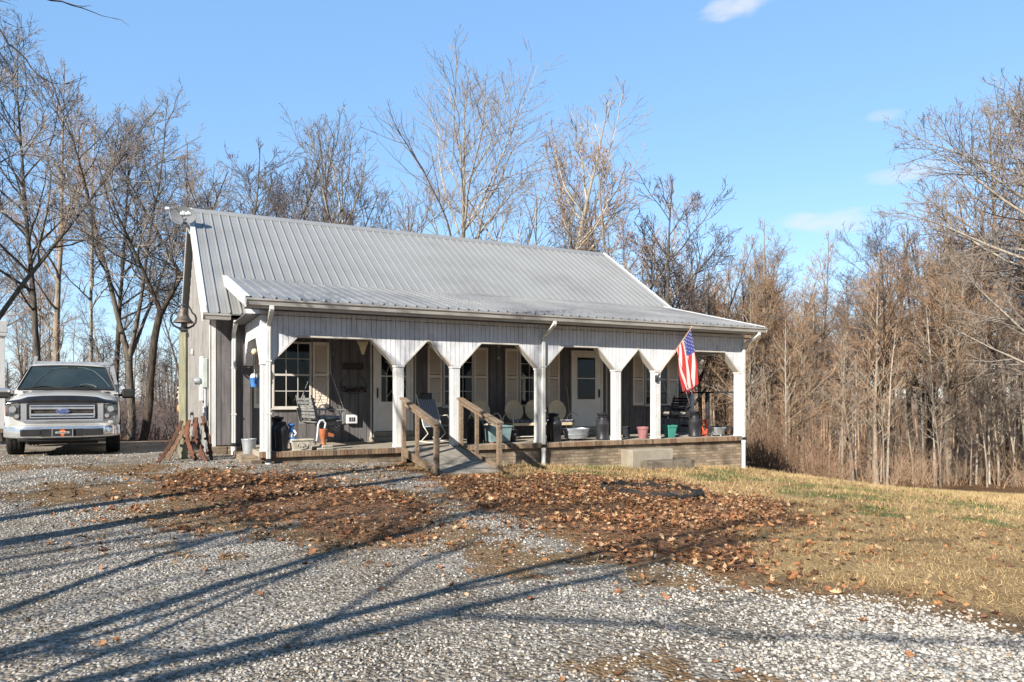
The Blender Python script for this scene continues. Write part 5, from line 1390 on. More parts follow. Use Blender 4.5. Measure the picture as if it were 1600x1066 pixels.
# ---- wind chimes
def chime(px,v,label,m,L=.42):
    t=thing('wind_chime',label,'wind chime',H(uof(px,v),v,2.59),TH,'wind chimes under the porch roof')
    b=MB();b.tube([(0,0,0),(0,0,-.10)],.004,5);b.build('cord',m,t)
    b=MB();b.tube([(.035*math.cos(a),0.01,-.13+.035*math.sin(a)) for a in np.linspace(0,2*PI,12,endpoint=False)],.009,6,closed=True);b.ell((0,0,-.2),(.04,.04,.016));b.build('ring',m,t)
    for k in range(5):
        a=k*1.257;b=MB();l=L*(.6+.08*k);b.tube([(.028*math.cos(a),.028*math.sin(a),-.22),(.028*math.cos(a),.028*math.sin(a),-.22-l*.5)],.007,6);b.build('chime_pipe',m,t)
    b=MB();b.tube([(0,0,-.2),(0,0,-.22-L)],.003,4);b.ell((0,0,-.22-L),(.022,.022,.035));b.build('clapper',m,t)
chime(520.5,.75,'pale wind chime hanging high in the left wide arch',M_['dish'])
chime(779,.75,'silver wind chime hanging in the arch left of the middle post',M_['chain'])
# ---- hanging skull shaped ornament
t=thing('hanging_ornament','tan carved hanging ornament in the upper right corner of the left arch','ornament',H(uof(567,.6),.6,2.24),TH)
b=MB();b.box(-.09,.09,-.03,.03,-.10,-.02,bev=.015);b.add([(-.08,-.03,-.1),(.08,-.03,-.1),(.02,-.02,-.30),(-.02,-.02,-.30),(-.08,.03,-.1),(.08,.03,-.1),(.02,.02,-.30),(-.02,.02,-.30)],[(0,1,2,3),(4,7,6,5),(0,3,7,4),(1,5,6,2),(3,2,6,7),(0,4,5,1)]);b.build('carving',M_['cream'],t)
b=MB();
for s_ in(-1,1): b.tube([(s_*.07,0,-.03),(s_*.11,0,.0),(s_*.10,0,-.07),(s_*.05,-.02,-.14)],[.016,.014,.012,.008],6)
b.tube([(0,0,-.02),(0,0,.05)],.004,5);b.build('horn',M_['cream'],t)
# ---- wall ornament
t=thing('wall_hanging','dark wooden plaque with a wire basket hanging on the grey wall left of the door','wall hanging',H(uof(552,2.38),2.38,1.55),TH)
b=MB();b.box(-.24,.24,-.02,.0,.13,.29,bev=.005);b.build('plaque',mat('dark_plaque',(.05,.03,.025),(.03,.02,.018),rough=.6),t)
b=MB();
for s_ in(-1,1):
    b.tube([(s_*.12,-.01,.13),(s_*.12,-.02,.0),(s_*.22,-.03,-.08),(s_*.31,-.03,-.2),(s_*.28,-.04,-.36),(s_*.1,-.05,-.42),(0,-.05,-.43)],.007,6)
b.tube([(-.31,-.03,-.26),(-.15,-.07,-.31),(0,-.08,-.30),(.15,-.07,-.31),(.31,-.03,-.26)],.006,6)
b.build('wire_basket',M_['black'],t)
b=MB();rq=random.Random(9)
for k in range(38): b.ell((rq.uniform(-.28,.28),-.05+rq.uniform(-.02,.02),-.32+rq.uniform(-.06,.05)),(.03,.02,.02),6,4)
b.build('dried_flowers',mat('dried_flower',(.06,.035,.03),(.03,.02,.02),rough=.9),t)
# ---- white box sign on wall
t=thing('wall_box','small white box with dark front low on the wall beside the left door','box',H(uof(549,2.36),2.36,.42),TH)
b=MB();b.box(-.13,.13,-.07,0,-.0,.21,bev=.012);b.build('case',M_['pvc'],t)
b=MB();b.box(-.07,.07,-.075,-.07,.055,.15);b.build('dark_panel',M_['black'],t)
b=MB();
for x in(-.025,.02): b.box(x,x+.008,-.079,-.075,.06,.145)
b.build('bar',M_['pvc'],t)
# ---- hook with globe and blue pot at the left porch end
t=thing('hanging_planter','hook with a pale globe and small blue pot at the left porch end','hanging planter',H(.05,1.25,1.95),TH)
b=MB();b.tube([(0,0,.3),(0,0,.05)],.006,5);b.tube([(0,.16*math.sin(a)*.9,-.32+.36*math.cos(a)) for a in np.linspace(.15,2*PI-.5,18)],.009,6);b.build('hook',M_['black'],t)
b=MB();b.ell((0,-.02,.02),(.062,.062,.066));b.build('globe',mat('yellowed_globe',(.75,.66,.42),(.65,.55,.32),rough=.4),t)
b=MB();b.lathe([(0,-.70),(.07,-.70),(.088,-.54),(.096,-.53),(.096,-.51),(.08,-.51),(0,-.53)],18);b.build('pot',M_['blue'],t)
b=MB();b.lathe([(.088,-.505),(.075,-.46),(.05,-.43),(0,-.42)],14);b.tube([(0,0,-.42),(0,0,-.34)],.004,5);b.build('pot_lid',M_['pvc'],t)
t=thing('bucket','pale galvanised bucket standing behind the left corner post','bucket',H(uof(389,1.1),1.1,-.1),TH)
b=MB();b.lathe([(0,0),(.11,0),(.145,.28),(.152,.285),(.15,.30),(.135,.29),(.1,.03),(0,.02)],22);b.build('body',M_['galv'],t)
b=MB();b.tube([(.15*math.cos(a),-.05*math.sin(a),.27+.02*math.sin(a)) for a in np.linspace(0,PI,10)],.004,5);b.build('bail',M_['chain'],t)
# ---- flag
FU=9.36
pole0=Vector((FU,-.03,1.52));pole1=Vector((FU+.5,-.72,2.72))
t=thing('flag','american flag hanging in folds from a slanted pole on the porch post','flag',H(*pole0),TH)
pd=pole1-pole0
b=MB();b.tube([(0,0,0),tuple(pd)],.011,8);b.ell(tuple(pd*1.015),(.022,.022,.03));b.build('pole',mat('flag_pole',(.52,.36,.22),(.4,.27,.16),rough=.5),t)
b=MB();b.box(-.035,.035,-.02,.035,-.10,.06,bev=.006);b.tube([(0,.0,-.05),tuple(pd.normalized()*.12)],.02,8);b.build('bracket',M_['black'],t)
def flag_mesh():
    nU,nV=52,60;vs=[];fs=[];mi=[]
    hs=pd*.985;he=pd*.985-pd.normalized()*.62
    for j in range(nV+1):        # along the fly, hanging
        tt=j/nV
        for i in range(nU+1):
            s=i/nU
            top=hs.lerp(he,s)
            end0=Vector((hs.x+.10,hs.y-.03,hs.z-1.34));end1=Vector((hs.x-.12,hs.y+.12,hs.z-1.46))
            bot=end0.lerp(end1,s)
            p=top.lerp(bot,tt)
            # gather and sag
            fold=math.sin(s*PI*4.2+tt*1.5)*.10*(min(1,.15+tt*1.3))+math.sin(s*PI*9+2)*.018*tt
            p+=Vector((.55,-.83,0))*fold
            p.z-=.10*math.sin(PI*s)*tt+.02*math.sin(9*s)*tt*tt
            p.x+=.03*math.sin(tt*5+s*3)*tt
            if j==nV: p.z+=.03*math.sin(i*2.3)
            vs.append(tuple(p))
    for j in range(nV):
        for i in range(nU):
            a=j*(nU+1)+i;fs.append((a,a+1,a+nU+2,a+nU+1))
            s=(i+.5)/nU;tt=(j+.5)/nV
            st=int(s*13)
            m=1 if st%2 else 0
            if s<7/13 and tt<.40: m=2
            mi.append(m)
    me=bpy.data.meshes.new('cloth');me.from_pydata(vs,[],fs)
    for m in(FL_R,FL_W,FL_B):me.materials.append(m)
    me.polygons.foreach_set('material_index',mi);me.polygons.foreach_set('use_smooth',[True]*len(fs));me.update()
    return me,vs,nU,nV
def cloth(name,c1,c2):
    m=bpy.data.materials.new(name);m.use_nodes=True;nt=m.node_tree;nt.nodes.clear();N=nt.nodes.new;L=nt.links.new
    o=N('ShaderNodeOutputMaterial');d=N('ShaderNodeBsdfDiffuse');tr=N('ShaderNodeBsdfTranslucent');mx=N('ShaderNodeMixShader');mx.inputs[0].default_value=.35
    tc=N('ShaderNodeTexCoord');n=N('ShaderNodeTexNoise');n.inputs['Scale'].default_value=9;L(tc.outputs['Object'],n.inputs['Vector'])
    r=N('ShaderNodeValToRGB');r.color_ramp.elements[0].color=(*c1,1);r.color_ramp.elements[1].color=(*c2,1);L(n.outputs['Fac'],r.inputs[0])
    L(r.outputs[0],d.inputs[0]);L(r.outputs[0],tr.inputs[0]);L(d.outputs[0],mx.inputs[1]);L(tr.outputs[0],mx.inputs[2]);L(mx.outputs[0],o.inputs[0]);return m
FL_R=cloth('flag_red',(.50,.055,.055),(.38,.04,.05));FL_W=cloth('flag_white',(.62,.57,.56),(.52,.47,.46));FL_B=cloth('flag_blue',(.05,.06,.22),(.07,.08,.28))
me_f,fv,fnU,fnV=flag_mesh()
fo=bpy.data.objects.new('cloth',me_f);COL.objects.link(fo);fo.parent=t
b=MB()
for r_ in range(9):
    for c_ in range(6 if r_%2==0 else 5):
        tt=.40*((c_+ (.5 if r_%2==0 else 1.0))/6.0);s=(7/13)*((r_+.7)/9.4)
        i=min(fnU-1,int(s*fnU));j=min(fnV-1,int(tt*fnV));p=Vector(fv[j*(fnU+1)+i]);q=Vector(fv[j*(fnU+1)+i+1]);z=Vector(fv[(j+1)*(fnU+1)+i])
        n=(q-p).cross(z-p).normalized();e1=(q-p).normalized();e2=n.cross(e1)
        for sg in(1,-1):
            vs=[]
            for k in range(10):
                a=k*PI/5;rr_=.015 if k%2==0 else .006;vs.append(p+n*.003*sg+e1*rr_*math.cos(a)+e2*rr_*math.sin(a))
            b.add(vs,[tuple(range(10))])
b.build('stars',FL_W,fo,fix=False)
# tattered strip at the fly end
b=MB();q0=Vector(fv[fnV*(fnU+1)+fnU]);
for k in range(5):
    p=q0+Vector((.04*k-.06,-.03*k,.02));vs=[];
    for i in range(5): w_=.03*(1-i/6);x=p+Vector((.03*math.sin(i+k),.02*math.cos(i*2+k),-.035*i));vs+=[x-Vector((w_,0,0)),x+Vector((w_,w_*.6,0))]
    b.add(vs,[(2*i,2*i+1,2*i+3,2*i+2) for i in range(4)],mi=k%2)
b.build('frayed_end',[FL_R,FL_W],fo,fix=False)

# ---- bell on its post
bx,by=-6.52,14.35;bz=gh(bx,by)
t=thing('bell_post','dark iron farm bell in a round yoke on a tall square wooden post','bell post',(bx,by,bz-.05),.15);BS=.8
b=MB();b.box(-.068,.068,-.068,.068,-.2,2.55,bev=.008);b.build('post',M_['wood_green'],t)
z0=2.50
b=MB();b.lathe([(.0,z0+.46),(.05,z0+.455),(.085,z0+.42),(.10,z0+.36),(.115,z0+.28),(.15,z0+.20),(.20,z0+.14),(.235,z0+.10),(.24,z0+.08),(.22,z0+.08),(.13,z0+.18),(.08,z0+.34),(0,z0+.40)],32);b.ell((0,0,z0+.05),(.035,.035,.045));b.tube([(0,0,z0+.38),(0,0,z0+.06)],.008,6);bell=b.build('bell',M_['iron'],t);bell.scale=(BS,)*3;bell.location=(0,0,2.60-2.40*BS)
b=MB();P=[]
for a in np.linspace(R(-150),R(150),5): pass
P=[(-.05,0,z0+.52),(-.12,0,z0+.50),(-.17,0,z0+.42),(-.21,0,z0+.33),(-.27,0,z0+.28),(-.30,0,z0+.20),(-.29,0,z0+.10),(-.23,0,z0+.01),(-.13,0,z0-.045),(0,0,z0-.06),(.13,0,z0-.045),(.23,0,z0+.01),(.29,0,z0+.10),(.30,0,z0+.20),(.27,0,z0+.28),(.21,0,z0+.33),(.17,0,z0+.42),(.12,0,z0+.50),(.05,0,z0+.52)]
b.tube(P,[.014,.016,.018,.02,.022,.024,.024,.024,.026,.03,.026,.024,.024,.024,.022,.02,.018,.016,.014],8);b.tube([(-.06,0,z0+.52),(.06,0,z0+.52)],.02,8);b.tube([(0,0,z0+.53),(0,0,z0+.44)],.022,8)
b.tube([(0,0,z0-.06),(0,0,z0-.10)],.05,10);b.box(-.09,.09,-.06,.06,z0-.11,z0-.075,bev=.006);b.tube([(.09,0,z0-.10),(.12,.03,z0-.25),(.03,.07,z0-.32)],.012,6);yk=b.build('yoke',M_['black'],t);yk.scale=(BS,)*3;yk.location=(0,0,2.60-2.40*BS)
b=MB();b.tube([(-.10,-.085,.55),(0,-.1,.50),(.09,-.085,.40)],.01,6);b.build('wire_tie',M_['black'],t)
# ---- rusty curved wheel pieces leaning at the post foot
def arc_piece(px,py,dx,top,wid,bend,label,m,rot=0,thick=.035):
    x,y=gp(px,py);o=thing('plow_piece',label,'iron piece',(x,y,gh(x,y)),rot,'rusty iron pieces leaning at the bell post')
    n=18;P=[Vector((dx*i/n+bend*math.sin(PI*i/n),.25*i/n,top*i/n)) for i in range(n+1)]
    b=MB();vs=[];fs=[]
    for i,p in enumerate(P):
        d=(P[min(n,i+1)]-P[max(0,i-1)]).normalized();sd=d.cross(Vector((0,1,0))).normalized()
        w_=wid*(.78+.22*math.cos(i*2.1)) *(.75 if i in(0,n) else 1)
        for a,e in((-.5,-.5),(.5,-.5),(.5,.5),(-.5,.5)): vs.append(p+sd*a*w_+Vector((0,1,0))*e*thick)
    for i in range(n):
        for k in range(4): a=i*4+k;c_=i*4+(k+1)%4;fs.append((a,c_,c_+4,a+4))
    fs+=[(3,2,1,0),(n*4,n*4+1,n*4+2,n*4+3)];b.add(vs,fs)
    bar=b.build('rim_bar',m,o)
    for i in (3,9,15):
        p=P[i];d=(P[i+1]-P[i-1]).normalized();sd=d.cross(Vector((0,1,0))).normalized();b=MB();b.bar(p,p+sd*wid*.95,.05,thick*.9,up=(0,1,0),bev=.006);b.build('lug',m,bar)
RD=mat('dark_rust',(.055,.03,.022),(.11,.05,.03),rough=.9,scale=12,bump=.5)
RO=mat('orange_rust',(.18,.07,.038),(.08,.034,.022),rough=.9,scale=10,bump=.5)
RT=mat('tan_rust',(.20,.12,.075),(.09,.05,.032),rough=.9,scale=10,bump=.5)
arc_piece(246,724,.34,.78,.085,.04,'dark narrow iron piece leaning farthest left at the bell post',RD)
arc_piece(262,719,.27,.66,.10,-.02,'tan iron piece leaning against the left side of the bell post',RT)
arc_piece(308,720,-.27,.78,.095,-.10,'orange rusty curved iron piece just right of the bell post',RO)
arc_piece(322,721,-.30,.84,.10,-.08,'red rusty wavy iron piece between the two curved ones',M_['rust'])
arc_piece(330,719,-.28,.86,.09,.03,'black iron piece with notches leaning farthest right',RD)
# carved figure behind the pieces
x,y=gp(266,712);y+=.5
t=thing('carved_post','knobbly carved wooden post with a round tan ball behind the rusty iron','carved post',(x,y,gh(x,y)-.05))
b=MB();b.tube([(0,0,0),(-.03,0,.3),(-.02,0,.55),(.02,0,.75),(.0,0,.85)],[.10,.085,.075,.06,.05],10);b.build('base',M_['iron'],t)
b=MB();b.ell((.02,-.02,1.02),(.10,.09,.12));b.build('ball',mat('tan_ball',(.45,.24,.10),(.33,.17,.08),rough=.7),t)
b=MB();b.tube([(.02,0,1.12),(.03,0,1.25),(.02,0,1.42),(.03,0,1.55)],[.075,.09,.07,.03],8)
rq=random.Random(3)
for k in range(14): b.ell((rq.uniform(-.07,.1),rq.uniform(-.08,.02),rq.uniform(1.15,1.5)),(.035,.035,.03),7,5)
b.build('carving',M_['stone'],t)
# ---- satellite dish on the gable
du,dv,dw=-1.07,6.1,5.72
t=thing('satellite_dish','oval grey satellite dish on an arm at the left peak of the roof','satellite dish',H(du,dv,dw),0)
aim=Vector((.12,-.98,.05)).normalized();q=aim.to_track_quat('Z','Y').to_matrix().to_4x4()
b=MB();n=32;vs=[];fs=[]
rings=[(1,0.0),(.97,-.004),(.7,-.045),(.4,-.07),(.02,-.085)]
for f,d in rings:
    for k in range(n): a=2*PI*k/n;vs.append((.335*f*math.cos(a),.235*f*math.sin(a),d))
for f,d in rings:
    for k in range(n): a=2*PI*k/n;vs.append((.335*f*math.cos(a),.235*f*math.sin(a),d-.012-(0 if f<1 else .006)))
for s_ in(0,5):
    for i in range(4):
        for k in range(n): a=(s_+i)*n+k;c=(s_+i)*n+(k+1)%n;fs.append((a,c,c+n,a+n))
for k in range(n): fs.append((k,(k+1)%n,5*n+(k+1)%n,5*n+k))
b.add(vs,fs,q,0,True);b.build('reflector',M_['dish'],t)
def text_mesh(name,s,size,m,parent,M,ext=.002,shear=0,sx=1):
    cu=bpy.data.curves.new(name,'FONT');cu.body=s;cu.size=size;cu.extrude=ext;cu.align_x='CENTER';cu.align_y='CENTER';cu.shear=shear
    o=bpy.data.objects.new(name,cu);COL.objects.link(o);bpy.context.view_layer.update()
    me=bpy.data.meshes.new_from_object(o.evaluated_get(bpy.context.evaluated_depsgraph_get()));me.name=name
    COL.objects.unlink(o);bpy.data.objects.remove(o);bpy.data.curves.remove(cu)
    me.materials.clear();me.materials.append(m)
    r=bpy.data.objects.new(name,me);COL.objects.link(r);r.parent=parent;r.matrix_local=M@Matrix.Diagonal((sx,1,1,1));return r
text_mesh('dish_lettering','dish',.14,M_['galv'],t,q@Matrix.Translation((.05,.08,-.028)),ext=.004,sx=1.2)
b=MB();b.tube([(0,.03,-.12),(.05,.10,-.22),(.12,.12,-.42),(.22,.1,-.50)],.022,8);b.tube([(0,.05,-.05),(0,.1,-.12)],.05,8);b.build('mast',M_['galv'],t)
b=MB();b.tube([q@Vector((0,-.22,-.01)),q@Vector((-.20,-.16,.22)),q@Vector((-.24,.05,.36))],.012,6);lnb=q@Vector((-.24,.06,.38));b.box(-.06,.05,-.04,.04,-.03,.03,M=Matrix.Translation(lnb),bev=.01);b.tube([q@Vector((-.2,.22,0)),lnb],.01,6);b.build('receiver_arm',M_['pvc'],t)
# ---- round bed with black edging
bxc,byc=gp(1018,770)
t=thing('round_bed','round garden bed with bent black plastic edging among the leaves','garden bed',(bxc,byc,gh(bxc,byc)))
b=MB();n=48;P=[]
rr0=.84
rq=random.Random(6);wob=[rq.uniform(-.02,.02) for _ in range(n)];hh=[.09+.045*math.sin(k*.7)*math.sin(k*1.9)+rq.uniform(-.012,.012) for k in range(n)]
vs=[]
for k in range(n):
    a=2*PI*k/n;r_=rr0+wob[k];X,Y=r_*math.cos(a),r_*math.sin(a)*.95;z=gh(bxc+X,byc+Y)-gh(bxc,byc)
    for dr,dz in((0,-.03),(.03,hh[k]*.6),(.01,hh[k]),(-.015,hh[k]),(-.01,hh[k]*.5),(-.03,-.03)): vs.append((X*(1+dr/r_),Y*(1+dr/r_),z+dz))
fs=[]
for k in range(n):
    for i in range(6): a=k*6+i;c=k*6+(i+1)%6;a2=((k+1)%n)*6+i;c2=((k+1)%n)*6+(i+1)%6;fs.append((a,c,c2,a2))
b.add(vs,fs,None,0,True);b.build('edging',M_['rubber'],t)
b=MB();vs=[(0,0,.04)];fs=[]
for j,f in enumerate((.35,.7,1.0)):
    for k in range(24):
        a=2*PI*k/24;X,Y=rr0*f*math.cos(a),rr0*.95*f*math.sin(a);vs.append((X,Y,gh(bxc+X,byc+Y)-gh(bxc,byc)+.035*(1-f*.3)+rq.uniform(-.012,.012)))
for k in range(24): fs.append((0,1+k,1+(k+1)%24))
for j in range(2):
    for k in range(24): a=1+j*24+k;c=1+j*24+(k+1)%24;fs.append((a,a+24,c+24,c))
b.add(vs,fs,None,0,True);b.build('soil',M_['mulch'],t)
# ---- white shed corner at the far left
sx=(8-800)/F*19.0
t=thing('shed','corner of a white building at the left edge of the drive','shed',(sx,19.0,gh(sx,19.0)),R(42))
b=MB();
b.box(-3.0,-.10,.05,3.5,.0,3.05)
for k in range(28):
    z=.45+k*.1
    if z<3.0: b.box(-3.02,-.1,.02,.05,z+.004,z+.096)
b.build('wall',M_['header'],t)
b=MB();b.box(-.15,.0,.0,.15,.42,2.85,bev=.005);b.build('corner_post',M_['white'],t)
b=MB();b.box(-.2,.035,-.04,.2,2.85,2.95,bev=.01);b.box(-3.1,.04,-.05,.2,2.95,3.25,bev=.01);b.build('cornice',M_['white'],t)
b=MB();b.box(-3,.12,-.06,.12,.32,.42);b.box(-2.9,-.12,.0,.1,-.3,.32);b.build('deck_edge',M_['wood'],t)
# ================================================================== PICKUP
tx,ty=(98-800)/F*14.35,14.35
tz=gh(tx,ty)
truck=thing('pickup_truck','white pickup truck with chrome grille and front bumper facing the camera','pickup truck',(tx,ty,tz+.0),R(28.6))
PAINT=mat('white_car_paint',(.52,.515,.50),(.47,.465,.45),rough=.22,scale=1.5,spec=.6,dirt=(.42,.39,.34));PAINT.node_tree.nodes['Principled BSDF'].inputs['Coat Weight'].default_value=.5
CHROME=mat('chrome',(.86,.87,.90),(.78,.79,.82),rough=.12,metal=.86,scale=9,bump=.03,bscale=6)
BLK=mat('black_trim',(.018,.018,.019),(.03,.03,.03),rough=.45)
UND=mat('underbody',(.02,.018,.016),(.04,.035,.03),rough=.9)
DEFL=mat('smoked_deflector',(.012,.012,.014),(.02,.02,.022),rough=.12,spec=.8)
LAMP=mat('lamp_reflector',(.34,.34,.35),(.10,.10,.10),rough=.18,metal=.8,scale=14)
AMB=mat('amber_lens',(.62,.13,.04),(.5,.10,.03),rough=.25)
RIM=mat('alloy_rim',(.45,.45,.46),(.35,.35,.36),rough=.35,metal=.8)
def loft(b,secs,mi=0,smooth=True,cap0=True,cap1=True,M=None):
    """secs: list of (y,[(x,z)...half outline bottom->top centre]) mirrored"""
    rows=[]
    for y,h in secs:
        r=[(x,y,z) for x,z in h]+[(-x,y,z) for x,z in h[::-1] if x>1e-4]
        rows.append(r)
    n=len(rows[0]);vs=[p for r in rows for p in r];fs=[]
    for j in range(len(rows)-1):
        for i in range(n-1): a=j*n+i;fs.append((a,a+1,a+1+n,a+n))
        fs.append((j*n+n-1,j*n,(j+1)*n,(j+1)*n+n-1))
    if cap0:fs.append(tuple(range(n-1,-1,-1)))
    if cap1:fs.append(tuple(range((len(rows)-1)*n,len(rows)*n)))
    b.add(vs,fs,M,mi,smooth)
def sec(y,w,zb,zs,zt,cr=.04,zm=None):
    """w half width; zb bottom; zs shoulder; zt top centre"""
    zm=zm or (zb+zs)/2
    return (y,[(w*.80,zb),(w*.965,zb+.03),(w*.992,zm-.12),(w,zm),(w*.992,zm+.15),(w*.965,zs-.05),(w*.93,zs),(w*.84,zs+(zt-zs)*.35),(w*.60,zt-cr*.4),(w*.42,zt-cr*.9 if False else zt-cr*.5),(w*.2,zt-.004),(0,zt)])
b=MB()
loft(b,[sec(.12,.90,.62,1.02,1.10,.02),sec(.17,.955,.56,1.05,1.145,.02),sec(.28,.99,.50,1.08,1.19,.02),sec(.50,1.003,.48,1.12,1.235,.025),sec(.9,1.005,.48,1.17,1.285,.03),sec(1.32,1.005,.48,1.21,1.325,.03),sec(1.42,1.005,.46,1.20,1.27,.03)])
body=b.build('body',PAINT,truck)

def cabsec(y,w,zb,z1,wt,zt):
    return (y,[(w*.8,zb),(w*.97,zb+.04),(w,(zb+z1)*.5),(w*.985,z1-.05),(w*.96,z1),(wt+(w*.96-wt)*.5,(z1+zt)*.5),(wt,zt-.08),(wt*.93,zt-.03),(wt*.75,zt-.008),(0,zt)])
b=MB()
loft(b,[cabsec(1.40,1.0,.42,1.20,.985,1.285),cabsec(1.50,1.0,.42,1.22,.94,1.36),cabsec(2.10,1.0,.40,1.24,.76,1.86),cabsec(2.35,1.0,.40,1.24,.735,1.935),cabsec(3.0,1.0,.40,1.25,.74,1.955),cabsec(3.9,1.0,.40,1.26,.74,1.93),cabsec(4.05,1.0,.40,1.27,.78,1.80),cabsec(4.12,1.0,.40,1.27,.93,1.30)])
b.build('cab',PAINT,truck)
b=MB();loft(b,[(4.16,[(.8,.42),(.97,.46),(1.0,.8),(.985,1.2),(.96,1.27),(.90,1.28),(0,1.28)]),(5.95,[(.8,.42),(.97,.46),(1.0,.8),(.985,1.2),(.96,1.27),(.90,1.28),(0,1.28)])],smooth=False);b.build('cargo_bed',PAINT,truck)
b=MB();b.box(-.84,.84,.3,5.8,.34,.52);b.box(-.6,.6,.2,.6,.24,.36);b.build('underbody',UND,truck)
# windshield as a sheet just proud of the cab front
def ws(t,x):
    # t 0 bottom..1 top ; x -1..1
    W0,W1=.895,.70;w=W0+(W1-W0)*t;yy=1.485+.60*t;zz=1.345+.505*t
    return Vector((x*w,yy-.055+.055*abs(x)**2.2-.0,zz+.012-.03*abs(x)**2))
def sheet(b,fn,nt,nx,mi=0,thick=0):
    vs=[fn(j/nt,-1+2*i/nx) for j in range(nt+1) for i in range(nx+1)]
    fs=[(j*(nx+1)+i,j*(nx+1)+i+1,(j+1)*(nx+1)+i+1,(j+1)*(nx+1)+i) for j in range(nt) for i in range(nx)]
    b.add(vs,fs,None,mi,True)
GL=bpy.data.materials.new('windshield_glass');GL.use_nodes=True;g=GL.node_tree.nodes['Principled BSDF'];g.inputs['Base Color'].default_value=(.014,.02,.022,1);g.inputs['Roughness'].default_value=.03;g.inputs['Specular IOR Level'].default_value=.7
_nt=GL.node_tree;_nz=_nt.nodes.new('ShaderNodeTexNoise');_nz.inputs['Scale'].default_value=2.5;_r=_nt.nodes.new('ShaderNodeValToRGB');_r.color_ramp.elements[0].color=(.008,.012,.014,1);_r.color_ramp.elements[1].color=(.035,.05,.052,1);_tc=_nt.nodes.new('ShaderNodeTexCoord');_nt.links.new(_tc.outputs['Object'],_nz.inputs['Vector']);_nt.links.new(_nz.outputs['Fac'],_r.inputs[0]);_nt.links.new(_r.outputs[0],g.inputs['Base Color'])
b=MB();sheet(b,lambda t,x:ws(t,x)+Vector((0,-.012,.010)),8,16);wsh=b.build('windshield',GL,truck,fix=False)
b=MB()
edge=[ws(0,-1+2*i/16)+Vector((0,-.02,.012)) for i in range(17)]+[ws((i+1)/8,1)+Vector((0,-.02,.012)) for i in range(8)]+[ws(1,1-2*(i+1)/16)+Vector((0,-.02,.012)) for i in range(16)]+[ws(1-(i+1)/8,-1)+Vector((0,-.02,.012)) for i in range(7)]
b.tube(edge,.016,6,closed=True);b.build('windshield_seal',BLK,wsh)
# seats and wheel hinted behind the glass, as pale shapes on its inner face
b=MB()
def on_glass(t,x,off=-.016): return ws(t,x)+Vector((0,off,.013))
P=[on_glass(.05+.13*math.sin(a),.43+.19*math.cos(a)) for a in np.linspace(0,PI,12)]
b.tube(P,.012,5,smooth=False)
b.build('steering_wheel',mat('wheel_grey',(.13,.15,.15),(.1,.11,.11),rough=.4),wsh)
b=MB();P=[on_glass(.1,-.72),on_glass(.5,-.62),on_glass(.85,-.42),on_glass(.92,-.1),on_glass(.92,.4),on_glass(.8,.66),on_glass(.45,.84),on_glass(.1,.92)]
b.tube(P,[.01]*8,4,smooth=False)
b.build('headliner_edge',mat('headliner',(.08,.11,.11),(.06,.08,.08),rough=.5),wsh)
b=MB();b.box(-.09,.09,-.0,.02,-.02,.03,M=Matrix.Translation(on_glass(.88,.1)),bev=.008);b.build('inner_mirror',BLK,wsh)
for x0,x1 in((-.86,-.12),(.0,.62)):
    b=MB();p0=on_glass(.0,x0,-.035);p1=on_glass(.11,x0*.55+x1*.45,-.035);p2=on_glass(.03,x1,-.035)
    b.tube([p0,p1,p2],.013,6);b.build('wiper',BLK,truck)
# deflector on the hood nose
b=MB()
def dfl(t,x):
    ax=abs(x)
    base=Vector((x*.965,.085+.10*ax**4,1.065-.05*ax**4))
    top=Vector((x*.945,.12+.13*ax**4,1.175-.075*ax**2.2+(.035 if ax<.62 else 0.035*(1-min(1,(ax-.62)/.15)))))
    p=base.lerp(top,t);p.y-=.035*math.sin(PI*t);return p
sheet(b,dfl,6,32);sheet(b,lambda t,x:dfl(t,x)+Vector((0,.012,0)),6,32);b.build('hood_deflector',DEFL,truck,fix=False)
# front face: fascia block under the deflector
yF=.10
# grille
gr=MB();gr.box(-.585,.585,yF-.02,yF+.10,.735,1.045);grille=gr.build('grille',BLK,truck)
b=MB()
def frame(b,x0,x1,z0,z1,t,y0,y1,bev=.008): 
    b.box(x0,x1,y0,y1,z1-t,z1,bev=bev);b.box(x0,x1,y0,y1,z0,z0+t,bev=bev);b.box(x0,x0+t,y0,y1,z0+t,z1-t,bev=bev);b.box(x1-t,x1,y0,y1,z0+t,z1-t,bev=bev)
# outer chrome wings
for s_ in(-1,1):
    P=[(s_*.605,.735),(s_*.70,.735),(s_*.70,1.045),(s_*.605,1.045)]
    b.prism(P if s_<0 else P[::-1],yF-.035,yF+.08)
b.box(-.70,.70,yF-.035,yF+.08,.695,.733,bev=.01)
b.build('grille_surround',CHROME,grille)
b=MB();frame(b,-.555,.555,.76,1.02,.026,yF-.06,yF-.02,.010)
b.box(-.53,.53,yF-.065,yF-.03,.935,.975,bev=.012);b.box(-.53,.53,yF-.065,yF-.03,.812,.852,bev=.012);b.build('grille_bar',CHROME,grille)
b=MB()
for k in range(5):
    z=.872+k*.0115
    b.box(-.50,.50,yF-.028,yF-.02,z,z+.004)
for k in range(70):
    x=-.5+k*1.0/70; b.box(x,x+.004,yF-.027,yF-.0205,.87,.92)
b.build('grille_mesh',M_['iron'],grille)
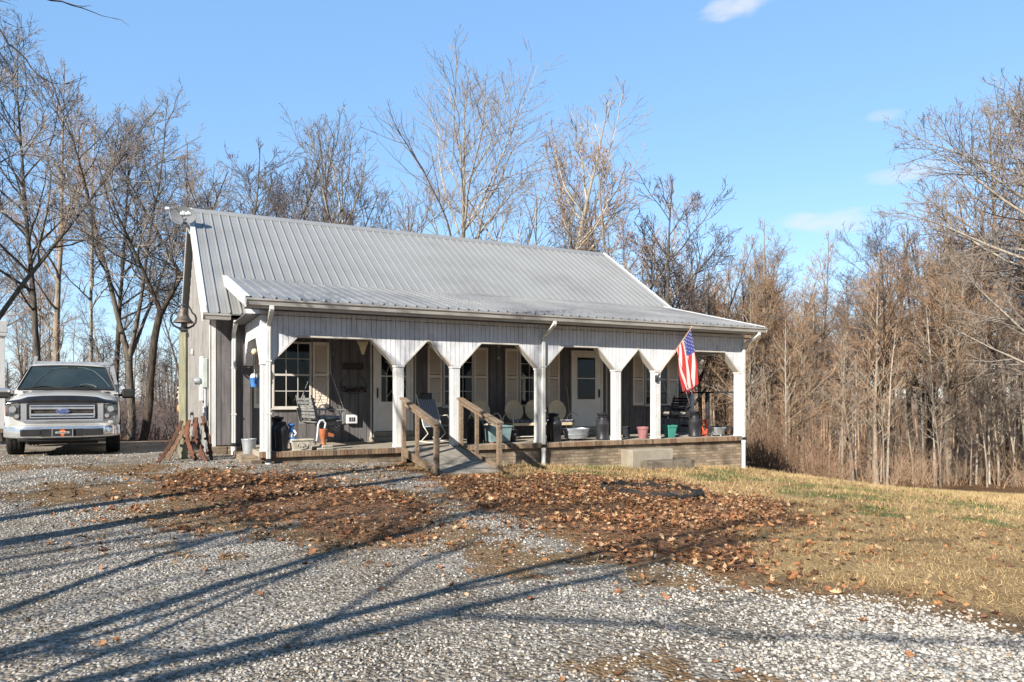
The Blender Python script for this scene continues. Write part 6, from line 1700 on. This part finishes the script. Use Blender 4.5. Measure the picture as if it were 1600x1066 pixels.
# badge
Bd=Matrix.Translation((0,yF-.075,.893))@Matrix.Rotation(R(90),4,'X')
b=MB();b.lathe([(0,-.02),(.115,-.02),(.12,.0),(.115,.010),(.10,.012)],36,Bd@Matrix.Diagonal((1,.40,1,1)));b.build('badge_rim',CHROME,grille)
b=MB();b.lathe([(0,.014),(.106,.014),(.106,.0)],36,Bd@Matrix.Diagonal((1,.38,1,1)));badge=b.build('badge',mat('badge_blue',(.02,.05,.22),(.03,.07,.27),rough=.2),grille)
text_mesh('badge_lettering','Ford',.062,CHROME,badge,Bd@Matrix.Translation((0,.002,.017)),ext=.002,shear=.35,sx=1.35)
# headlights
for s_ in(-1,1):
    poly=[(.712,.745),(.80,.745),(.845,.80),(.955,.81),(.958,1.03),(.715,1.045)]
    P=[(s_*x,z) for x,z in poly]
    def face(b,P,inset,y0f,mi=0,th=.03):
        c=(sum(p[0] for p in P)/len(P),sum(p[1] for p in P)/len(P))
        Q=[(c[0]+(x-c[0])*inset,c[1]+(z-c[1])*inset) for x,z in P]
        vs=[(x,y0f+.16*max(0,(abs(x)-.72))**1.25*2.2,z) for x,z in Q]+[(x,y0f+th+.16*max(0,(abs(x)-.72))**1.25*2.2+.03,z) for x,z in Q]
        n=len(Q);f=[tuple(range(n)),tuple(range(2*n-1,n-1,-1))]+[(i,(i+1)%n,(i+1)%n+n,i+n) for i in range(n)]
        b.add(vs,f)
    b=MB();face(b,P,1.0,yF-.02);hl=b.build('headlight',BLK,truck)
    b=MB();face(b,P,.93,yF-.032,th=.01);b.build('lens',LAMP,hl)
    b=MB();b.lathe([(0,.0),(.03,.004),(.055,.02),(.06,.03)],20,Matrix.Translation((s_*.83,yF-.035,.94))@Matrix.Rotation(R(90),4,'X'));b.lathe([(0,.0),(.03,.004),(.04,.02)],16,Matrix.Translation((s_*.765,yF-.035,.80))@Matrix.Rotation(R(90),4,'X'));b.build('bulb_bowl',CHROME,hl)
    b=MB();b.box(min(s_*.925,s_*.962),max(s_*.925,s_*.962),yF+.035,yF+.10,.83,1.025,bev=.01);b.build('turn_signal',AMB,hl)
    b=MB();b.box(min(s_*.73,s_*.80),max(s_*.73,s_*.80),yF-.04,yF-.03,.755,.80,bev=.01);b.build('side_lens',mat('brown_lens',(.16,.07,.04),(.1,.05,.03),rough=.3),hl)
# bumper: swept chrome beam
b=MB();n=28;vs=[];fs=[]
prof=[(.0,.36),(-.05,.375),(-.06,.42),(-.055,.56),(-.04,.60),(.05,.615)]
for i in range(n+1):
    x=-1+2*i/n;X=x*1.0;yb=.02+.26*abs(x)**5+.05*x*x
    for dy,z in prof: vs.append((X,yb+dy,z+(.03*abs(x)**6 if z<.4 else 0)))
m=len(prof)
for i in range(n):
    for k in range(m-1): a=i*m+k;fs.append((a,a+1,a+1+m,a+m))
b.add(vs,fs,None,0,True);bump=b.build('bumper',CHROME,truck,fix=False)
b=MB()
for s_ in(-1,1):
    x0,x1=sorted((s_*.36,s_*.70));b.box(x0,x1,-.055,.06,.415,.545,bev=.012)
b.box(-.36,.36,-.048,.05,.40,.55);b.build('bumper_pad',BLK,bump)
b=MB();b.box(-.75,.75,.02,.25,.30,.372,bev=.02);b.build('air_dam',BLK,bump)
b=MB();b.box(-.175,.175,-.075,-.06,.395,.555,bev=.006);pl=b.build('front_plate',BLK,truck)
b=MB();frame(b,-.178,.178,.392,.558,.012,-.082,-.07,.003);b.build('plate_frame',CHROME,pl)
OR=mat('plate_orange',(.65,.16,.03),(.6,.14,.03),rough=.5)
b=MB()
b.prism([(-.055,.50),(-.03,.535),(.03,.535),(.055,.50),(.04,.455),(.0,.41),(-.04,.455)],-.080,-.0755)
b.box(-.025,.025,-.080,-.0755,.405,.43);b.build('plate_shield',OR,pl)
b=MB();b.box(-.115,.115,-.084,-.0805,.462,.495);b.build('plate_banner',M_['pvc'],pl)
b=MB()
for k in range(9): x=-.10+k*.023;b.box(x,x+.013,-.087,-.0845,.468,.489)
b.build('plate_marks',BLK,pl)
# wheels
for sx_ in(-1,1):
    for yy in(.98,4.65):
        cx=sx_*.87;Mw=Matrix.Translation((cx,yy,.395))@Matrix.Rotation(R(90),4,'Y')
        b=MB();pr=[(.24,-.10),(.30,-.128),(.365,-.132),(.388,-.115),(.395,-.09),(.395,.09),(.388,.115),(.365,.132),(.30,.128),(.24,.10)]
        b.lathe(pr,40,Mw,smooth=True)
        for k in range(40):
            a=2*PI*k/40;c,s__=math.cos(a),math.sin(a)
            for off in(-.075,.0,.075):
                p=Mw@Vector((.397*c,.397*s__,off));p2=Mw@Vector((.397*math.cos(a+.08),.397*math.sin(a+.08),off+.02));b.bar(p,p2,.05,.008,up=(0,c,-s__))
        wh=b.build('wheel',M_['rubber'],truck)
        b=MB();o_=sx_*.10;b.lathe([(0,o_*.6),(.06,o_*.7),(.20,o_*.5),(.235,o_*1.0),(.245,o_*.9),(.245,-o_)],28,Mw)
        for k in range(6): a=2*PI*k/6;b.bar(Mw@Vector((.03,0,o_*.75)),Mw@Vector((.22*math.cos(a),.22*math.sin(a),o_*.85)),.05,.02,up=(1,0,0))
        b.build('rim',RIM,wh)
# wheel arches
for sx_ in(-1,1):
    b=MB();P=[(sx_*1.004,.98+.47*math.cos(a),.395+.47*math.sin(a)) for a in np.linspace(.05,PI-.05,14)];b.tube(P,.02,6);b.build('wheel_arch',BLK,truck)
# mirrors
for sx_ in(-1,1):
    b=MB();b.bar((sx_*.94,1.62,1.20),(sx_*1.06,1.60,1.235),.06,.06,bev=.01);b.build('mirror_arm',BLK,truck)
    b=MB();x0,x1=sorted((sx_*1.03,sx_*1.29));b.box(x0,x1,1.52,1.66,1.15,1.36,bev=.04);mr=b.build('mirror',BLK,truck)
    if sx_<0: b=MB();b.box(x0+.004,x1-.004,1.505,1.60,1.26,1.368,bev=.035);b.build('mirror_cap',CHROME,mr)
# side glass, door lines and door handles
for sx_ in(-1,1):
    b=MB()
    def sg(t,x,s_=sx_):
        y=2.72+x*1.0*(1-.18*t)+.25*t*(1 if x<0 else -.0)
        xx=.972+( .775-.972)*t*.93
        return Vector((s_*(xx+.002),y,1.30+.50*t))
    sheet(b,sg,4,8);b.build('side_window',GL,truck,fix=False)
    b=MB()
    for yy in(1.72,2.72,3.62): b.box(min(sx_*1.0,sx_*1.003),max(sx_*1.0,sx_*1.003),yy,yy+.01,.5,1.2)
    b.build('door_gap',BLK,truck)
    b=MB()
    for yy in(2.45,3.35): b.bar((sx_*1.012,yy,1.10),(sx_*1.012,yy+.2,1.10),.025,.03,bev=.008)
    b.build('door_handle',CHROME,truck)
# hood creases, cowl
b=MB();b.box(-.80,.80,1.37,1.44,1.275,1.30,bev=.01);b.build('cowl',BLK,truck)
# ladder rack behind the cab
b=MB();b.bar((-.80,4.35,2.02),(.80,4.35,2.02),.10,.08,bev=.01);b.bar((-.80,5.7,2.02),(.80,5.7,2.02),.06,.05,bev=.01)
for s_ in(-1,1): b.bar((s_*.80,4.3,2.03),(s_*.80,5.8,2.03),.05,.05);b.bar((s_*.80,4.35,2.18),(s_*.97,4.35,1.25),.07,.05,up=(0,1,0));b.bar((s_*.80,5.7,2.05),(s_*.97,5.7,1.25),.07,.05,up=(0,1,0))
b.build('ladder_rack',M_['galv'],truck)
